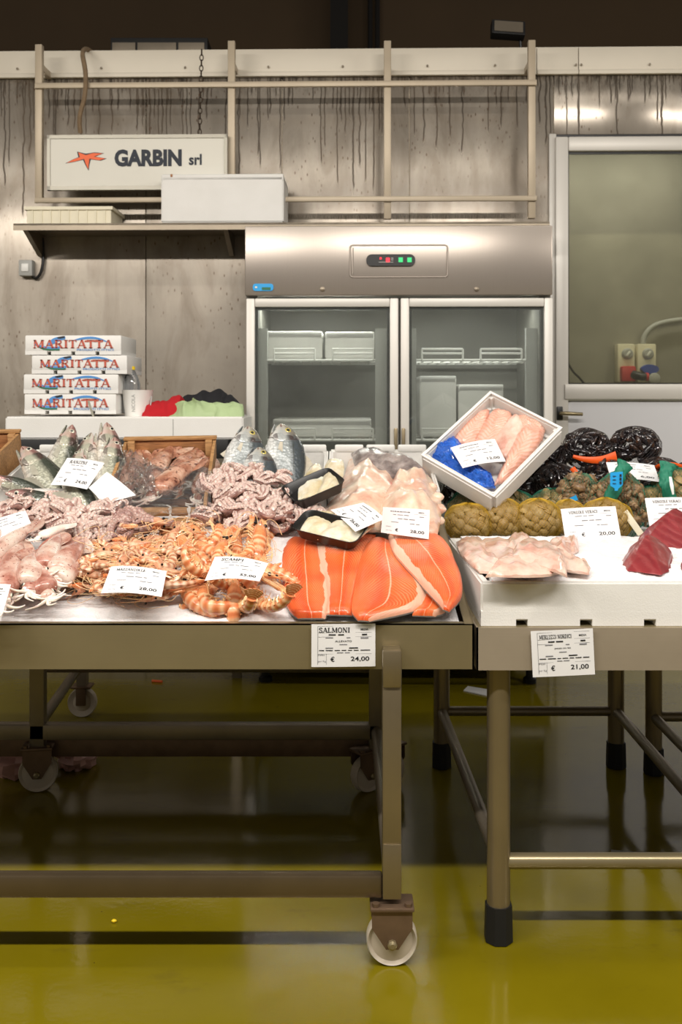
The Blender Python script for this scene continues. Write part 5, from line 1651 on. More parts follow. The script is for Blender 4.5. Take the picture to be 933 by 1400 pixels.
# ------------------------------------------------------------------ boxes and crates on the left stand
SM = lambda X, Y, h, yaw=0: Matrix.Translation((X, Y, lz(Y)+h)) @ Matrix.Rotation(SLOPE, 4, 'X') @ Matrix.Rotation(R(yaw), 4, 'Z')
styro_box(.34, .46, .115, .018, 0, True).thing('foam_tray', M['styro'], 'white polystyrene tray holding the upright sea bass', 'box', SM(-.905, 3.30, -.035), 'foam trays on the left stand')
styro_box(.355, .46, .115, .018, 0, True).thing('foam_tray', M['styro'], 'white polystyrene tray holding the silver bream and octopuses', 'box', SM(-.222, 3.30, -.035), 'foam trays on the left stand')
styro_box(.345, .46, .115, .018, 0, True).thing('foam_tray', M['styro'], 'white polystyrene tray behind the pale monkfish', 'box', SM(.132, 3.30, -.035), 'foam trays on the left stand')
def crate(label, M_, L, D, hb, hf):
    t = thing('wooden_crate', label, 'crate', M_)
    w = M['wood']
    MB().box((-L/2, D/2-.012, 0), (L/2, D/2, hb*.48), bev=.002).build('back_board', w, t)
    MB().box((-L/2, D/2-.012, hb*.51), (L/2, D/2, hb), bev=.002).build('back_board', w, t)
    MB().box((-L/2-.003, D/2-.02, hb), (L/2+.003, D/2+.004, hb+.010), bev=.002).build('top_batten', M['wood_pale'], t)
    for sx in (-1, 1):
        x0, x1 = sx*L/2, sx*(L/2-.010)
        a, b = min(x0, x1), max(x0, x1)
        V, F = prism([(-D/2, 0), (D/2-.012, 0), (D/2-.012, hb*.98), (-D/2+.02, hf*1.25), (-D/2, hf)], a, b)
        MB().add(V, F).build('side_board', M['wood_pale'], t)
        MB().box((sx*(L/2-.024)-.012, D/2-.036, .0), (sx*(L/2-.024)+.012, D/2-.013, hb), bev=.002).build('corner_post', M['wood_pale'], t)
    for k, z in enumerate((.016, .05)):
        MB().tube([(-L/2, -D/2-.004, z), (0, -D/2-.006, z+.002), (L/2, -D/2-.004, z)], [(.011, .013), (.012, .014), (.011, .012)], 10).build('front_slat', M['wood_pale'], t)
    for i in range(6):
        y = -D/2+.04+i*(D-.08)/5
        MB().box((-L/2+.012, y-.03, .002), (L/2-.012, y+.03, .008)).build('bottom_slat', w, t)
    return t
c1 = crate('open wooden crate of mottled squid left of the bream tray', SM(-.572, 3.215, -.004, 3.7), .312, .52, .135, .062)
for x in (-.07, .05, .105):
    st_ = MB()
    for k in range(4):
        st_.tube(smoothpath([(x+.006*k-.01, -.268, -.002+.006*k), (x+.004*k-.006, -.276, .03), (x-.003*k+.004, -.272, .062), (x+.008*k-.012, -.25, .066-.004*k)], 10), .0022, 5)
    st_.build('plastic_tie', M['white_plastic'], c1, None, 'white plastic strip tied round the front slats', 'stuff')
crate('open wooden crate at the far left edge beside the sea bass', SM(-1.27, 3.27, .012, 2), .32, .46, .135, .10)

# ------------------------------------------------------------------ sea bass, bream
UP = V3((0, 0, 1))
bass = make_fish('sea_bass', 'sea bass', 'fish', BASS, .40, M['bass'], M['bass_fin'], M['eye_white'], .085, .018, .021, 1.0, 'sea bass in the white tray')
BS = [
 ((30, 611, 3.26), (128, 745, 2.98), (.8, .55, .5), 'large pale sea bass lying belly left, head up beside the left crate'),
 ((-14, 652, 3.02), (105, 700, 3.12), (.2, .2, 1), 'sea bass cut by the left edge of the photo, head to the left'),
 ((12, 672, 2.95), (165, 742, 2.86), (.35, .1, 1), 'sea bass lying lowest in front with its head left, over the octopuses'),
 ((99, 581, 3.42), (56, 735, 3.16), (.9, .3, .2), 'sea bass standing head up, leftmost of the tall pair behind the price card'),
 ((125, 592, 3.36), (88, 742, 3.10), (-.9, .3, .1), 'dark backed sea bass standing head up right of the tall left one'),
 ((111, 613, 3.26), (86, 735, 3.02), (-.7, .2, .1), 'small sea bass head peeping just above the top of its price card'),
 ((146, 578, 3.42), (164, 740, 3.14), (.7, .6, .1), 'pink snouted sea bass standing head up at the right end'),
 ((157, 598, 3.34), (140, 745, 3.05), (.9, .5, .2), 'sea bass head in front of the pink snouted one at the right end'),
 ((84, 640, 3.12), (150, 738, 2.93), (.7, .3, .7), 'sea bass lying under the price card with only its silver side showing'),
]
for a, b, up, lab in BS: use(bass, orient(P(*a), P(*b), up, .40), lab, 'sea bass in the white tray')
bream = make_fish('sea_bream', 'sea bream', 'fish', BREAM, .27, M['bream'], M['fin'], M['eye_yellow'], .105, .045, .03, 1.35, 'bream standing in the tray')
for a, b, up, lab in [
 ((340, 583, 3.36), (318, 705, 3.14), (.9, .35, .2), 'silver bream standing head up at the left of the tray'),
 ((384, 580, 3.38), (398, 712, 3.14), (.9, .4, .1), 'large silver bream standing head up at the right with a scaly flank'),
 ((354, 612, 3.26), (348, 725, 3.02), (.85, .35, .2), 'bream with its head between and below the two tall bream')]:
    use(bream, orient(P(*a), P(*b), up, .27), lab, 'bream standing in the tray')

# ------------------------------------------------------------------ big squid in the crate under film
bq = squid('large_squid', '', M['big_squid'], .26, 'large squid in the wooden crate', 4)
for (tip, col, h1, h2, g, ro, lab) in [
 ((190, 622), (178, 676), .070, .035, 1.0, .1, 'greyish mottled squid at the left of the wooden crate'),
 ((238, 616), (208, 672), .075, .04, 1.05, -.1, 'mottled brown squid in the middle of the crate, tip near the back board'),
 ((266, 622), (238, 668), .075, .045, 1.0, .2, 'dark mottled squid behind the long diagonal one in the crate'),
 ((282, 636), (216, 684), .085, .05, 1.1, -.15, 'long orange brown squid lying diagonally on top in the crate'),
 ((287, 630), (270, 684), .05, .03, .8, .3, 'narrow dark squid along the right side of the crate')]:
    use(bq, orient(LP.pt(*col, h2), LP.pt(*tip, h1), LP.n, .26, ro, g), lab, 'large squid in the wooden crate')
def film(name, quad, label, amp, seed, nu=26, nv=20):
    a, b, c, d = [V3(p) for p in quad]
    V, F = [], []
    n0 = (b-a).cross(d-a).normalized()
    for i in range(nu+1):
        for j in range(nv+1):
            u, v = i/nu, j/nv
            p = a.lerp(b, u).lerp(d.lerp(c, u), v)
            q = V3((u*5, v*5, seed))
            V.append(p+n0*amp*(abs(noise.noise(q))*1.6-.4+.6*noise.noise(q*2.3)))
    for i in range(nu):
        for j in range(nv): F.append((i*(nv+1)+j, (i+1)*(nv+1)+j, (i+1)*(nv+1)+j+1, i*(nv+1)+j+1))
    c0 = V3(V[0])
    return MB().add([v-c0 for v in V], F).thing(name, M['film'], label, 'plastic film', Matrix.Translation(c0), None, None, 30)
film('plastic_film', (LP.pt(150, 672, .10), LP.pt(214, 668, .11), LP.pt(206, 628, .13), LP.pt(168, 610, .13)), 'crinkled clear plastic film over the left end of the squid crate', .02, 2)
film('plastic_film', (LP.pt(160, 705, .07), LP.pt(288, 702, .06), LP.pt(290, 640, .11), LP.pt(180, 634, .11)), 'thin clear plastic sheet draped over the squid in the crate', .012, 5)

# ------------------------------------------------------------------ octopuses
oc = [octopus(s, M['octopus'], '', 'octopuses') for s in (3, 8, 14)]
ORD = ['first', 'second', 'third', 'fourth', 'fifth', 'sixth', 'seventh', 'eighth', 'ninth', 'tenth', 'eleventh', 'twelfth', 'thirteenth', 'fourteenth']
def rowlabels(pts, cuts, fmt, rows):
    """row by height in the photo, order within the row from the left"""
    out = [None]*len(pts)
    for r in range(len(rows)):
        idx = [i for i, p in enumerate(pts) if (cuts[r] <= p[1] < cuts[r+1])]
        idx.sort(key=lambda i: pts[i][0])
        for n_, i in enumerate(idx): out[i] = fmt % (ORD[min(n_, 13)], rows[r])
    return out
rnd = random.Random(5)
OR_ = [(312, 660, .075), (345, 652, .085), (378, 662, .085), (300, 668, .06), (326, 680, .07), (360, 680, .085), (384, 698, .06), (340, 699, .06), (310, 700, .045), (372, 706, .06), (404, 712, .05), (335, 716, .035), (296, 712, .03), (425, 706, .045), (365, 726, .03), (300, 680, .05)]
lab_ = rowlabels(OR_, (0, 672, 703, 999), 'pinkish grey octopus, %s from the left in the %s row before the bream', ('back', 'middle', 'front'))
for k, (x, y, h) in enumerate(OR_):
    use(oc[k % 3], onplane(x, y, h, rnd.uniform(0, 6.3), rnd.uniform(-.3, .3), rnd.uniform(-.35, .1), rnd.uniform(.8, 1.05)), lab_[k], 'octopuses in front of the bream')
OL_ = [(-2, 706, .05), (22, 702, .06), (48, 690, .07), (72, 700, .065), (96, 706, .06), (120, 712, .055), (142, 700, .055), (158, 688, .05), (60, 716, .045), (90, 720, .05), (108, 732, .045), (36, 716, .05), (10, 722, .045), (130, 726, .045)]
lab_ = rowlabels(OL_, (0, 708, 999), 'pinkish grey octopus, %s from the left in the %s row before the sea bass', ('back', 'front'))
for k, (x, y, h) in enumerate(OL_):
    use(oc[(k+1) % 3], onplane(x, y, h, rnd.uniform(0, 6.3), rnd.uniform(-.3, .3), rnd.uniform(-.3, .1), rnd.uniform(.8, 1.0)), lab_[k], 'octopuses in front of the sea bass')
od = octopus(21, M['octopus_dark'], '', None)
use(od, onplane(184, 722, .055, 2.9, .1, -.2, 1.1), 'brown octopus with a grey hood below the front slats of the crate')
# ------------------------------------------------------------------ squid heap
sq = [squid('squid', '', M['squid'], .2, 'squid at the front left', s) for s in (2, 9)]
SQ = [
 ((60, 722), (-14, 782), .055, 'big rosy squid pointing up right under the torn price card'),
 ((26, 748), (5, 822), .045, 'long pink squid upright behind the card at the left edge'),
 ((42, 764), (37, 812), .05, 'short squid with an orange fin, arms curling over the ice'),
 ((86, 742), (62, 790), .055, 'pink squid with its dark eye showing in the middle of the squid heap'),
 ((112, 748), (78, 796), .05, 'pale squid lying right of the dark eyed one'),
 ((108, 772), (74, 806), .04, 'greyish squid beside the shrimp heap'),
 ((50, 782), (68, 822), .035, 'small squid at the front of the heap with pale arms on the ice'),
 ((-2, 742), (-20, 816), .04, 'squid cut by the left edge of the photo'),
 ((10, 732), (-30, 758), .05, 'grey pink squid half under the torn price card'),
 ((34, 768), (22, 818), .03, 'thin pink squid between the card and the orange finned squid'),
]
for k, (tip, col, h, lab) in enumerate(SQ):
    a, b = LP.pt(*col, h), LP.pt(*tip, h+.008)
    use(sq[k % 2], orient(a, b, LP.n, .2, (-.3, .2, .4)[k % 3], 1.2), lab, 'squid at the front left')
wc = squid('cuttlefish', 'smooth white cuttlefish lying on top of the squid heap', M['squid_pale'], .14, None, 6)
use(wc, orient(LP.pt(56, 740, .075), LP.pt(98, 724, .075), LP.n, .12))

# ------------------------------------------------------------------ shrimps
sh = [shrimp(c, s, '', 'shrimps') for c, s in ((2.6, 1), (3.4, 2), (1.6, 3), (4.0, 4))]
PG = [(88, 792), (98, 762), (118, 738), (160, 742), (200, 742), (222, 720), (252, 706), (272, 724), (252, 762), (238, 800), (222, 826), (178, 824), (140, 816), (96, 806)]
rnd = random.Random(11)
k = 0
for layer, (step, dh) in enumerate(((24, .0), (20, .024), (20, .044))):
    for (x, y) in scatter(PG, step, 20+layer):
        e = min(1, edgedist(x, y, PG)/26)
        if layer and e < .25*layer: continue
        h = .006+dh*e+.01*e
        use(sh[k % 4], onplane(x, y, h, rnd.uniform(0, 6.3), rnd.uniform(-.35, .35), rnd.uniform(-.35, .35), rnd.uniform(1.0, 1.3)), 'raw tan shrimp in the heap behind the 28,00 card', 'shrimps heaped on the ice')
        k += 1
NSH = k
use(sh[1], onplane(206, 722, .06, 2.4, .2, .1, 1.6), 'large orange prawn at the back of the shrimp heap under the crate', None)
# ------------------------------------------------------------------ langoustines
lg_ = [langoustine(c, s, '', 'langoustines') for c, s in ((.9, 1), (2.4, 2), (1.7, 3))]
lring = langoustine(3.5, 5, '', 'langoustines')
lr = [langoustine(c, s, '', 'langoustines', True) for c, s in ((1.2, 7),)]
PG2 = [(262, 728), (285, 712), (330, 710), (366, 722), (376, 752), (380, 782), (350, 806), (262, 812), (246, 796), (254, 758)]
rnd = random.Random(17)
k = 0
for layer, (step, dh) in enumerate(((34, .012), (31, .042))):
    for (x, y) in scatter(PG2, step, 40+layer, .7):
        e = min(1, edgedist(x, y, PG2)/30)
        if layer and e < .2: continue
        yaw = -PI*.5+rnd.uniform(-.9, .9)+(PI if k % 7 == 3 else 0)
        use(lg_[k % 3], onplane(x, y, .016+dh*e+.012*e, yaw, rnd.uniform(-.15, .2), rnd.uniform(-1.0, 1.0)+(PI if k % 5 == 2 and y > 765 else 0), rnd.uniform(1.0, 1.25)), 'orange langoustine in the %s %s of the heap around the 55,00 card' % ('back' if y < 745 else 'front' if y > 790 else 'middle', 'left' if x < 290 else 'right' if x > 335 else 'centre'), 'langoustines heaped on the ice')
        k += 1
LF = [
 (lring, 279, 822, .022, -1.45, 0, 1.57, 1.4, 'curled langoustine lying on its side at the front, belly legs showing'),
 (lg_[2], 258, 816, .022, -1.3, .0, 1.2, 1.2, 'langoustine at the lower left of the heap with its tail on the ice'),
 (lg_[1], 320, 818, .03, -1.5, .1, 0, 1.25, 'smooth orange langoustine with its round back toward the front below the 55,00 card'),
 (lr[0], 336, 826, .022, -1.45, .0, 2.9, 1.2, 'upturned langoustine with dark green roe, left of two'),
 (lr[0], 360, 826, .022, -.95, .0, 2.8, 1.25, 'upturned langoustine with dark green roe, right of two'),
 (lg_[0], 366, 778, .045, -.5, .0, .3, 1.2, 'langoustine with its tail pointing at the left salmon fillet'),
 (lg_[2], 256, 752, .055, -1.2, .1, .5, 1.25, 'langoustine at the left edge of the heap touching the shrimps'),
 (lg_[2], 355, 738, .075, -1.5, .1, -.4, 1.3, 'langoustine at the upper right of the heap near the octopuses'),
]
for pr, x, y, h, yaw, pi_, ro, s, lab in LF: use(pr, onplane(x, y, h, yaw, pi_, ro, s), lab, 'langoustines heaped on the ice')

# ------------------------------------------------------------------ salmon
def fillet(name, label, cat, pl, left, right, T, h, mat, group=None, **k):
    m, Mx = slab(pl, left, right, T, h, **k)
    o = m.thing(name, M[mat], label, cat, Mx, group, None, 50)
    return o
SG = 'salmon fillets on the ice'
fillet('salmon_fillet', 'salmon fillet at the far left of the salmon, beside the langoustines', 'fish fillet', LP, [(401, 736), (389, 752), (386, 776), (388, 809), (392, 830), (401, 843), (408, 847)], [(437, 744), (446, 779), (452, 809), (451, 830), (448, 842), (445, 847)], .020, .004, 'salmon', SG, seed=1, endp=.1, p=7, edge=.5)
fillet('salmon_fillet', 'salmon fillet second from the left with a pale belly edge at its top left', 'fish fillet', LP, [(514, 732), (511, 755), (498, 779), (489, 806), (485, 827), (482, 843)], [(433, 744), (433, 764), (441, 785), (447, 809), (448, 827), (446, 842)], .020, .010, 'salmon', SG, seed=2, endp=.1, p=7, edge=.5)
fillet('salmon_fillet', 'small salmon piece showing between the two large right fillets at the front', 'fish fillet', LP, [(578, 806), (572, 824), (568, 836), (564, 843)], [(606, 815), (612, 830), (608, 840), (596, 844)], .018, .012, 'salmon', SG, seed=5, endp=.12, p=7, edge=.5)
fillet('salmon_fillet', 'wide salmon fillet, third from the left, with a pale ragged belly flap', 'fish fillet', LP, [(514, 738), (499, 752), (490, 782), (484, 815), (481, 838), (490, 850)], [(540, 745), (556, 773), (576, 798), (584, 812), (570, 836), (506, 851)], .022, .020, 'salmon', SG, seed=3, endp=.1, p=7, edge=.45)
fillet('salmon_fillet', 'salmon fillet at the far right lying over the wide one, tail end folded', 'fish fillet', LP, [(547, 727), (593, 733), (612, 748), (622, 770), (631, 794), (631, 820), (614, 838)], [(531, 735), (538, 758), (552, 776), (567, 792), (585, 812), (600, 828), (606, 835)], .022, .040, 'salmon', SG, seed=4, endp=.12, p=7, edge=.45)

# ------------------------------------------------------------------ black trays with pale fillets
def black_tray(label, o, px_, py_, H=.035):
    o, a, b = V3(o), V3(px_), V3(py_)
    x = (a-o); L = x.length; x.normalize()
    y = (b-o); y = y-x*y.dot(x); D = y.length; y.normalize()
    z = x.cross(y)
    if z.dot(CAMP-o) < 0: pass
    Mx = Matrix((x, y, z)).transposed().to_4x4()
    Mx.translation = o+x*L/2+y*D/2-z*H
    def loop(l, d, r, zz): return [(px, pz, zz) for px, pz in rrect(l, d, r, 4)]
    rings = [loop(L*.84, D*.80, .02, .0), loop(L*.96, D*.95, .024, H*.92), loop(L, D, .026, H), loop(L*.985, D*.98, .026, H*1.02), loop(L*.94, D*.925, .024, H*.93), loop(L*.82, D*.78, .02, .004)]
    n = len(rings[0]); V = [p for r in rings for p in r]; F = []
    for i in range(len(rings)-1):
        for k in range(n): F.append((i*n+k, i*n+(k+1) % n, (i+1)*n+(k+1) % n, (i+1)*n+k))
    F.append(tuple(range(n-1, -1, -1))); F.append(tuple((len(rings)-1)*n+k for k in range(n)))
    MB().add(V, F).thing('black_tray', M['black'], label, 'tray', Mx, 'black foam trays')
    return Plane(o-z*(H-.006), z)
pt2 = black_tray('black tray of cream fillets lying flat over the salmon, lower of two', LP.pt(396, 722, .075), LP.pt(486, 744, .062), LP.pt(434, 698, .10), .034)
FG = 'cream fillets in black trays'
fillet('pale_fillet', 'cream fillet at the left of the lower black tray', 'fish fillet', pt2, [(408, 728), (412, 716), (424, 706), (438, 700)], [(442, 738), (450, 722), (458, 710), (458, 702)], .014, 0, 'pale_fillet', FG, seed=1, pre=.4)
fillet('pale_fillet', 'cream fillet at the right of the lower black tray under the turned card', 'fish fillet', pt2, [(434, 738), (448, 722), (464, 710), (480, 705)], [(486, 743), (500, 730), (512, 720), (512, 712)], .015, .006, 'pale_fillet', FG, seed=2, pre=.4)
pt1 = black_tray('black tray of cream fillets tilted up on the octopuses, upper of two', P(405, 688, 2.84), P(475, 658, 2.89), P(400, 658, 2.98), .034)
fillet('pale_fillet', 'cream fillet at the left of the upper black tray', 'fish fillet', pt1, [(408, 684), (410, 664), (422, 644), (431, 636)], [(438, 678), (446, 660), (443, 646), (438, 635)], .013, 0, 'pale_fillet', FG, seed=3, pre=.4)
fillet('pale_fillet', 'cream fillet at the right of the upper black tray with a curled brown tip', 'fish fillet', pt1, [(430, 682), (440, 662), (444, 642), (450, 628)], [(458, 672), (468, 657), (471, 642), (470, 630)], .014, .004, 'pale_fillet', FG, seed=4, pre=.4)

# ------------------------------------------------------------------ monkfish
fillet('monkfish', 'large pale monkfish body with pink patches right of the upper black tray', 'fish', LP, [(478, 626), (470, 655), (456, 685), (440, 712), (470, 728)], [(522, 632), (546, 660), (556, 688), (548, 712), (520, 728)], .075, .03, 'monk', None, seed=6, nu=40, nv=18, amp=.006, p=2.0, endp=.3, pre=.25, edge=.15)
mk = fillet('monkfish', 'pale monkfish with lobed fins facing front behind the 28,00 card', 'fish', LP, [(545, 652), (528, 676), (516, 700), (530, 730)], [(577, 648), (596, 672), (604, 700), (598, 735)], .075, .05, 'monk', None, seed=7, nu=56, nv=20, amp=.008, wave=.008, p=2.0, endp=.3, pre=.3, edge=.2)
for k, (x, y, h, r) in enumerate([(563, 654, .09, .016), (577, 656, .09, .018), (590, 666, .085, .019), (598, 680, .075, .020), (601, 696, .06, .020), (600, 712, .045, .018), (548, 664, .09, .017), (533, 684, .08, .02)]):
    blob((r, r*.9, r*.75), 14, 9, None, .2, 2, k).build('fin_lobe', M['monk'], mk, mk.matrix_basis.inverted() @ onplane(x, y, h))
fillet('fish_tail', 'dark grey skinned fish lying behind the pale monkfish', 'fish', LP, [(480, 622), (510, 619), (545, 630), (586, 654)], [(486, 640), (520, 655), (552, 660), (588, 660)], .05, .07, 'monk_dark', None, seed=8, amp=.004, p=2.0, pre=.2)

# ------------------------------------------------------------------ price cards lying on the left stand
card_lp(LP, (138, 811), (221, 816), (228, 781), (152, 774), .075, .08, 'MAZZANCOLLE', '28,00', 'price card at 28,00 lying on the shrimp heap', seed=11)
card_lp(LP, (280, 794), (355, 795), (367, 770), (294, 761), .10, .10, 'SCAMPI', '55,00', 'price card at 55,00 on the langoustines with a bent right corner', seed=12, curl=.008)
card(P(69, 663, 3.02), P(119, 669, 3.0), P(143, 633, 3.07), P(92, 626, 3.10), 'BRANZINI', '24,00', 'price card at 24,00 leaning among the sea bass', seed=13, curl=.006)
card(P(121, 667, 2.985), P(141, 689, 2.93), P(186, 677, 2.95), P(146, 645, 3.03), '', '', 'blank back of a white card between the bass card and the squid crate', seed=14, blank=True)
card(LP.pt(-12, 745, .075), LP.pt(46, 724, .085), LP.pt(35, 698, .115), LP.pt(-32, 720, .105), '', '', 'torn white price card lying on the squid at the left edge', seed=15, curl=.004)
card(LP.pt(-78, 856, .04), LP.pt(1, 849, .045), LP.pt(15, 799, .11), LP.pt(-62, 799, .11), '', '', 'white price card at the lower left corner over the squid', seed=16)
card(LP.pt(452, 697, .092), LP.pt(486, 727, .082), LP.pt(527, 709, .092), LP.pt(497, 687, .108), '', '26,00', 'turned price card at 26,00 lying across the lower black tray', seed=17, curl=.004)
card(LP.pt(521, 728, .075), LP.pt(586.5, 737, .065), LP.pt(588, 697, .13), LP.pt(524, 693, .14), '', '28,00', 'price card at 28,00 standing against the pale monkfish above the salmon', seed=18, curl=.012)

# ------------------------------------------------------------------ right table: big foam tray with ice, cod and tuna
TX0, TX1, TY0, TY1, TH = .327, 1.13, 2.325, 3.04, .103
def big_tray():
    L, D = TX1-TX0, TY1-TY0
    m = styro_box(L, D, TH-.012, .03, 0, False, .010)
    m.V = [(v[0], v[1]*(1-.0004/D), v[2]+.012) for v in m.V]
    m.box((-L/2, -D/2, .016), (L/2, -D/2+.012, .034))
    segs = [(657, 706), (722, 793.5), (810.5, 881), (897.5, 975), (992, 1050)]
    for a, b in segs:
        x0, x1 = P(a, 850, TY0).x, P(b, 850, TY0).x
        m.box((max(x0, TX0)-(TX0+TX1)/2, -D/2, 0), (min(x1, TX1)-(TX0+TX1)/2, D/2, .016))
    return m
big_tray().thing('foam_tray', M['styro'], 'large white polystyrene tray of ice at the front of the right table', 'box', Matrix.Translation(((TX0+TX1)/2, (TY0+TY1)/2, ZR+.0005)))
ZT = ZR+TH
TP = RP(ZT)
icebed('crushed_ice', TX0+.034, TX1-.034, TY0+.034, TY1-.034, TP, lambda x, y: -.006+.016*min(1, (y-2.36)/.15), 'white crushed ice filling the large tray on the right table', 150, 130, -.03)
film_c = film
CG = 'white fish fillets on the ice'
def cod(label, l, r, T, h, seed, **k): fillet('white_fillet', label, 'fish fillet', TP, l, r, T, h, 'cod', CG, seed=seed, amp=.003, pre=.5, endp=.2, **k)
cod('pale fish fillet at the far left of the tray, hanging over its corner', [(624, 742), (628, 756), (640, 770), (656, 784)], [(655, 736), (668, 750), (684, 770), (700, 786)], .022, .004, 1)
cod('pale fish fillet at the back of the fillets, pointing up to the clam bags', [(692, 744), (708, 733), (722, 740), (738, 758)], [(690, 768), (712, 762), (730, 768), (744, 778)], .03, .012, 2)
cod('pale fish fillet second from the left with a pink spot', [(650, 742), (664, 756), (680, 774), (694, 787)], [(700, 740), (716, 758), (730, 774), (736, 786)], .026, .010, 3)
cod('pale fish fillet lying across the front of the heap', [(664, 790), (690, 768), (724, 760), (762, 768)], [(676, 789), (708, 790), (746, 789), (768, 784)], .024, .020, 4)
cod('pale fish fillet in the middle, its fold crossing the others', [(704, 752), (722, 742), (748, 746), (772, 764)], [(698, 772), (724, 774), (756, 782), (776, 790)], .026, .030, 5)
cod('pale fish fillet at the right end of the heap', [(740, 752), (762, 752), (786, 766), (808, 778)], [(742, 774), (764, 780), (786, 784), (806, 786)], .022, .010, 6)
cod('thin pale fish fillet sticking up at the right back of the heap', [(744, 750), (762, 742), (778, 738), (790, 738)], [(750, 766), (770, 762), (784, 758), (792, 754)], .024, .012, 7)
# tuna: faceted wedges with a rounded crust
def tuna(label, base, ridge, hts, seed, mat='tuna'):
    """base = px outline on the tray (front to back, clockwise), ridge = indices-free crest points with heights"""
    pl = TP
    pts = [pl.pt(x, y, .004) for x, y in base]
    top = [pl.pt(x, y, 0) for x, y in ridge]
    crest = [P(x, y, pl.pt(*q, 0).y) for (x, y), q in zip(ridge, hts)]
    bm = bmesh.new()
    for p in pts+crest: bm.verts.new(p)
    bmesh.ops.convex_hull(bm, input=bm.verts[:])
    loose = [v for v in bm.verts if not v.link_faces]
    bmesh.ops.delete(bm, geom=loose, context='VERTS')
    bmesh.ops.bevel(bm, geom=[e for e in bm.edges if e.calc_face_angle(0) > .3], offset=.006, segments=3, affect='EDGES', profile=.6)
    bmesh.ops.triangulate(bm, faces=bm.faces[:])
    bmesh.ops.subdivide_edges(bm, edges=[e for e in bm.edges if e.calc_length() > .012], cuts=2, use_grid_fill=True)
    bmesh.ops.triangulate(bm, faces=bm.faces[:])
    c = sum((v.co for v in bm.verts), V3())/len(bm.verts)
    for v in bm.verts:
        v.co += v.normal*.003*noise.noise(v.co*45+V3((seed, 0, 0)))
    bm.verts.index_update()
    V = [v.co-c for v in bm.verts]; F = [tuple(v.index for v in f.verts) for f in bm.faces]; bm.free()
    z0 = min(v.z for v in V); z1 = max(v.z for v in V)
    A = [((v.x*.5+v.z*1.2)*4, v.y*6, 1) for v in V]
    return MB().add(V, F, A).thing('tuna_piece', M[mat], label, 'tuna', Matrix.Translation(c), 'tuna pieces on the ice', None, 45)
tuna('dark red tuna wedge in front, left of the tuna pieces', [(849, 776), (858, 781), (905, 787), (917, 782), (921, 768), (862, 757)], [(857, 764), (862, 747), (884, 730), (896, 733), (912, 745), (921, 758), (850, 770)], [(858, 776), (864, 768), (886, 768), (897, 766), (912, 766), (920, 768), (851, 774)], 1)
tuna('dark red tuna block behind the front wedge', [(872, 744), (874, 752), (900, 754), (945, 752), (955, 740), (900, 732)], [(873, 734), (886, 722), (918, 696), (924, 694), (945, 706), (958, 720)], [(874, 748), (888, 744), (918, 744), (924, 742), (945, 742), (956, 744)], 2)
tuna('tuna piece cut by the right edge of the photo', [(930, 776), (933, 784), (975, 786), (980, 770)], [(932, 770), (945, 752), (970, 752), (978, 764)], [(933, 780), (946, 776), (970, 776), (978, 776)], 3)

# ------------------------------------------------------------------ shellfish bags
def clam_mesh(name, w, d, h, mat, teeth=0):
    V, F, A = [], [], []
    nu, nv = 12, 6
    for s in (1, -1):
        b = len(V)
        for i in range(nv+1):
            r = i/nv
            for k in range(nu):
                a = 2*PI*k/nu
                x = r*math.cos(a)*w*(1+.12*math.sin(a)); y = r*math.sin(a)*d
                z = s*h*(1-r*r)**.7*(1+.05*(i % 2))
                V.append((x, y, z)); A.append((r, r, s))
        for i in range(nv):
            for k in range(nu): F.append((b+i*nu+k, b+(i+1)*nu+k, b+(i+1)*nu+(k+1) % nu, b+i*nu+(k+1) % nu))
    m = MB().add(V, F, A).mesh(name, M[mat], 60)
    return m
CLAM = clam_mesh('clam', .021, .018, .0115, 'clam')
def mussel_mesh():
    n = 12
    pts = [(.062*(i/(n-1)), .004*math.sin(i/(n-1)*3), 0) for i in range(n)]
    rad = []
    for i in range(n):
        u = i/(n-1)
        w = .0165*math.sin(PI*min(1, (u*.93+.03)))**.55*(.45+.75*u if u < .75 else 1.01-(u-.75)*.8)
        rad.append((w*.62, w))
    return MB().tube(pts, rad, 10, (0, 0, 1)).mesh('mussel', M['mussel'], 70)
MUS = mussel_mesh()
def whelk_mesh():
    pts, rad = [], []
    n = 44
    for i in range(n):
        f = i/(n-1)
        a = f*4.2*2*PI
        r = .014*(1-f)**1.1
        pts.append((r*math.cos(a), r*math.sin(a), .046*f**.85)); rad.append(.0125*(1-f)**.9+.0006)
    m = MB().tube(pts, rad, 7)
    m.tube([(.008, 0, .004), (.016, 0, -.008), (.014, .004, -.024)], [.010, .006, .002], 7)
    for i in range(3, 36, 3):
        p = V3(pts[i]); d = V3((p.x, p.y, 0)).normalized()
        m.tube([p+d*rad[i]*.7, p+d*rad[i]*1.45+V3((0, 0, .002))], [.003, .0006], 4)
    return m.mesh('sea_snail', M['whelk'], 60)
WHK = whelk_mesh()
def net(rx, ry, rz, nu, nv, mat, th, seed, parent, tuft=None):
    """knotted net pulled over the shells: real mesh of threads"""
    V, F = [], []
    for i in range(nv+1):
        t = PI*(.02+.96*i/nv)
        for k in range(nu):
            a = 2*PI*(k+.5*(i % 2))/nu
            d = V3((math.sin(t)*math.cos(a), math.sin(t)*math.sin(a), math.cos(t)))
            f = 1.03+.07*noise.noise(d*3.2+V3((seed*4.1, 0, 0)))
            V.append((d.x*rx*f, d.y*ry*f, d.z*rz*f))
    for i in range(nv-1):
        o = i % 2
        for k in range(nu):
            F.append((i*nu+k, (i+1)*nu+(k-1+o) % nu, (i+2)*nu+k, (i+1)*nu+(k+o) % nu))
    m = MB().add(V, F).mesh('net', M[mat], 0)
    o = link('net', m, parent, None, None)
    w = o.modifiers.new('threads', 'WIREFRAME'); w.thickness = th; w.use_replace = True; w.use_even_offset = False
    return o
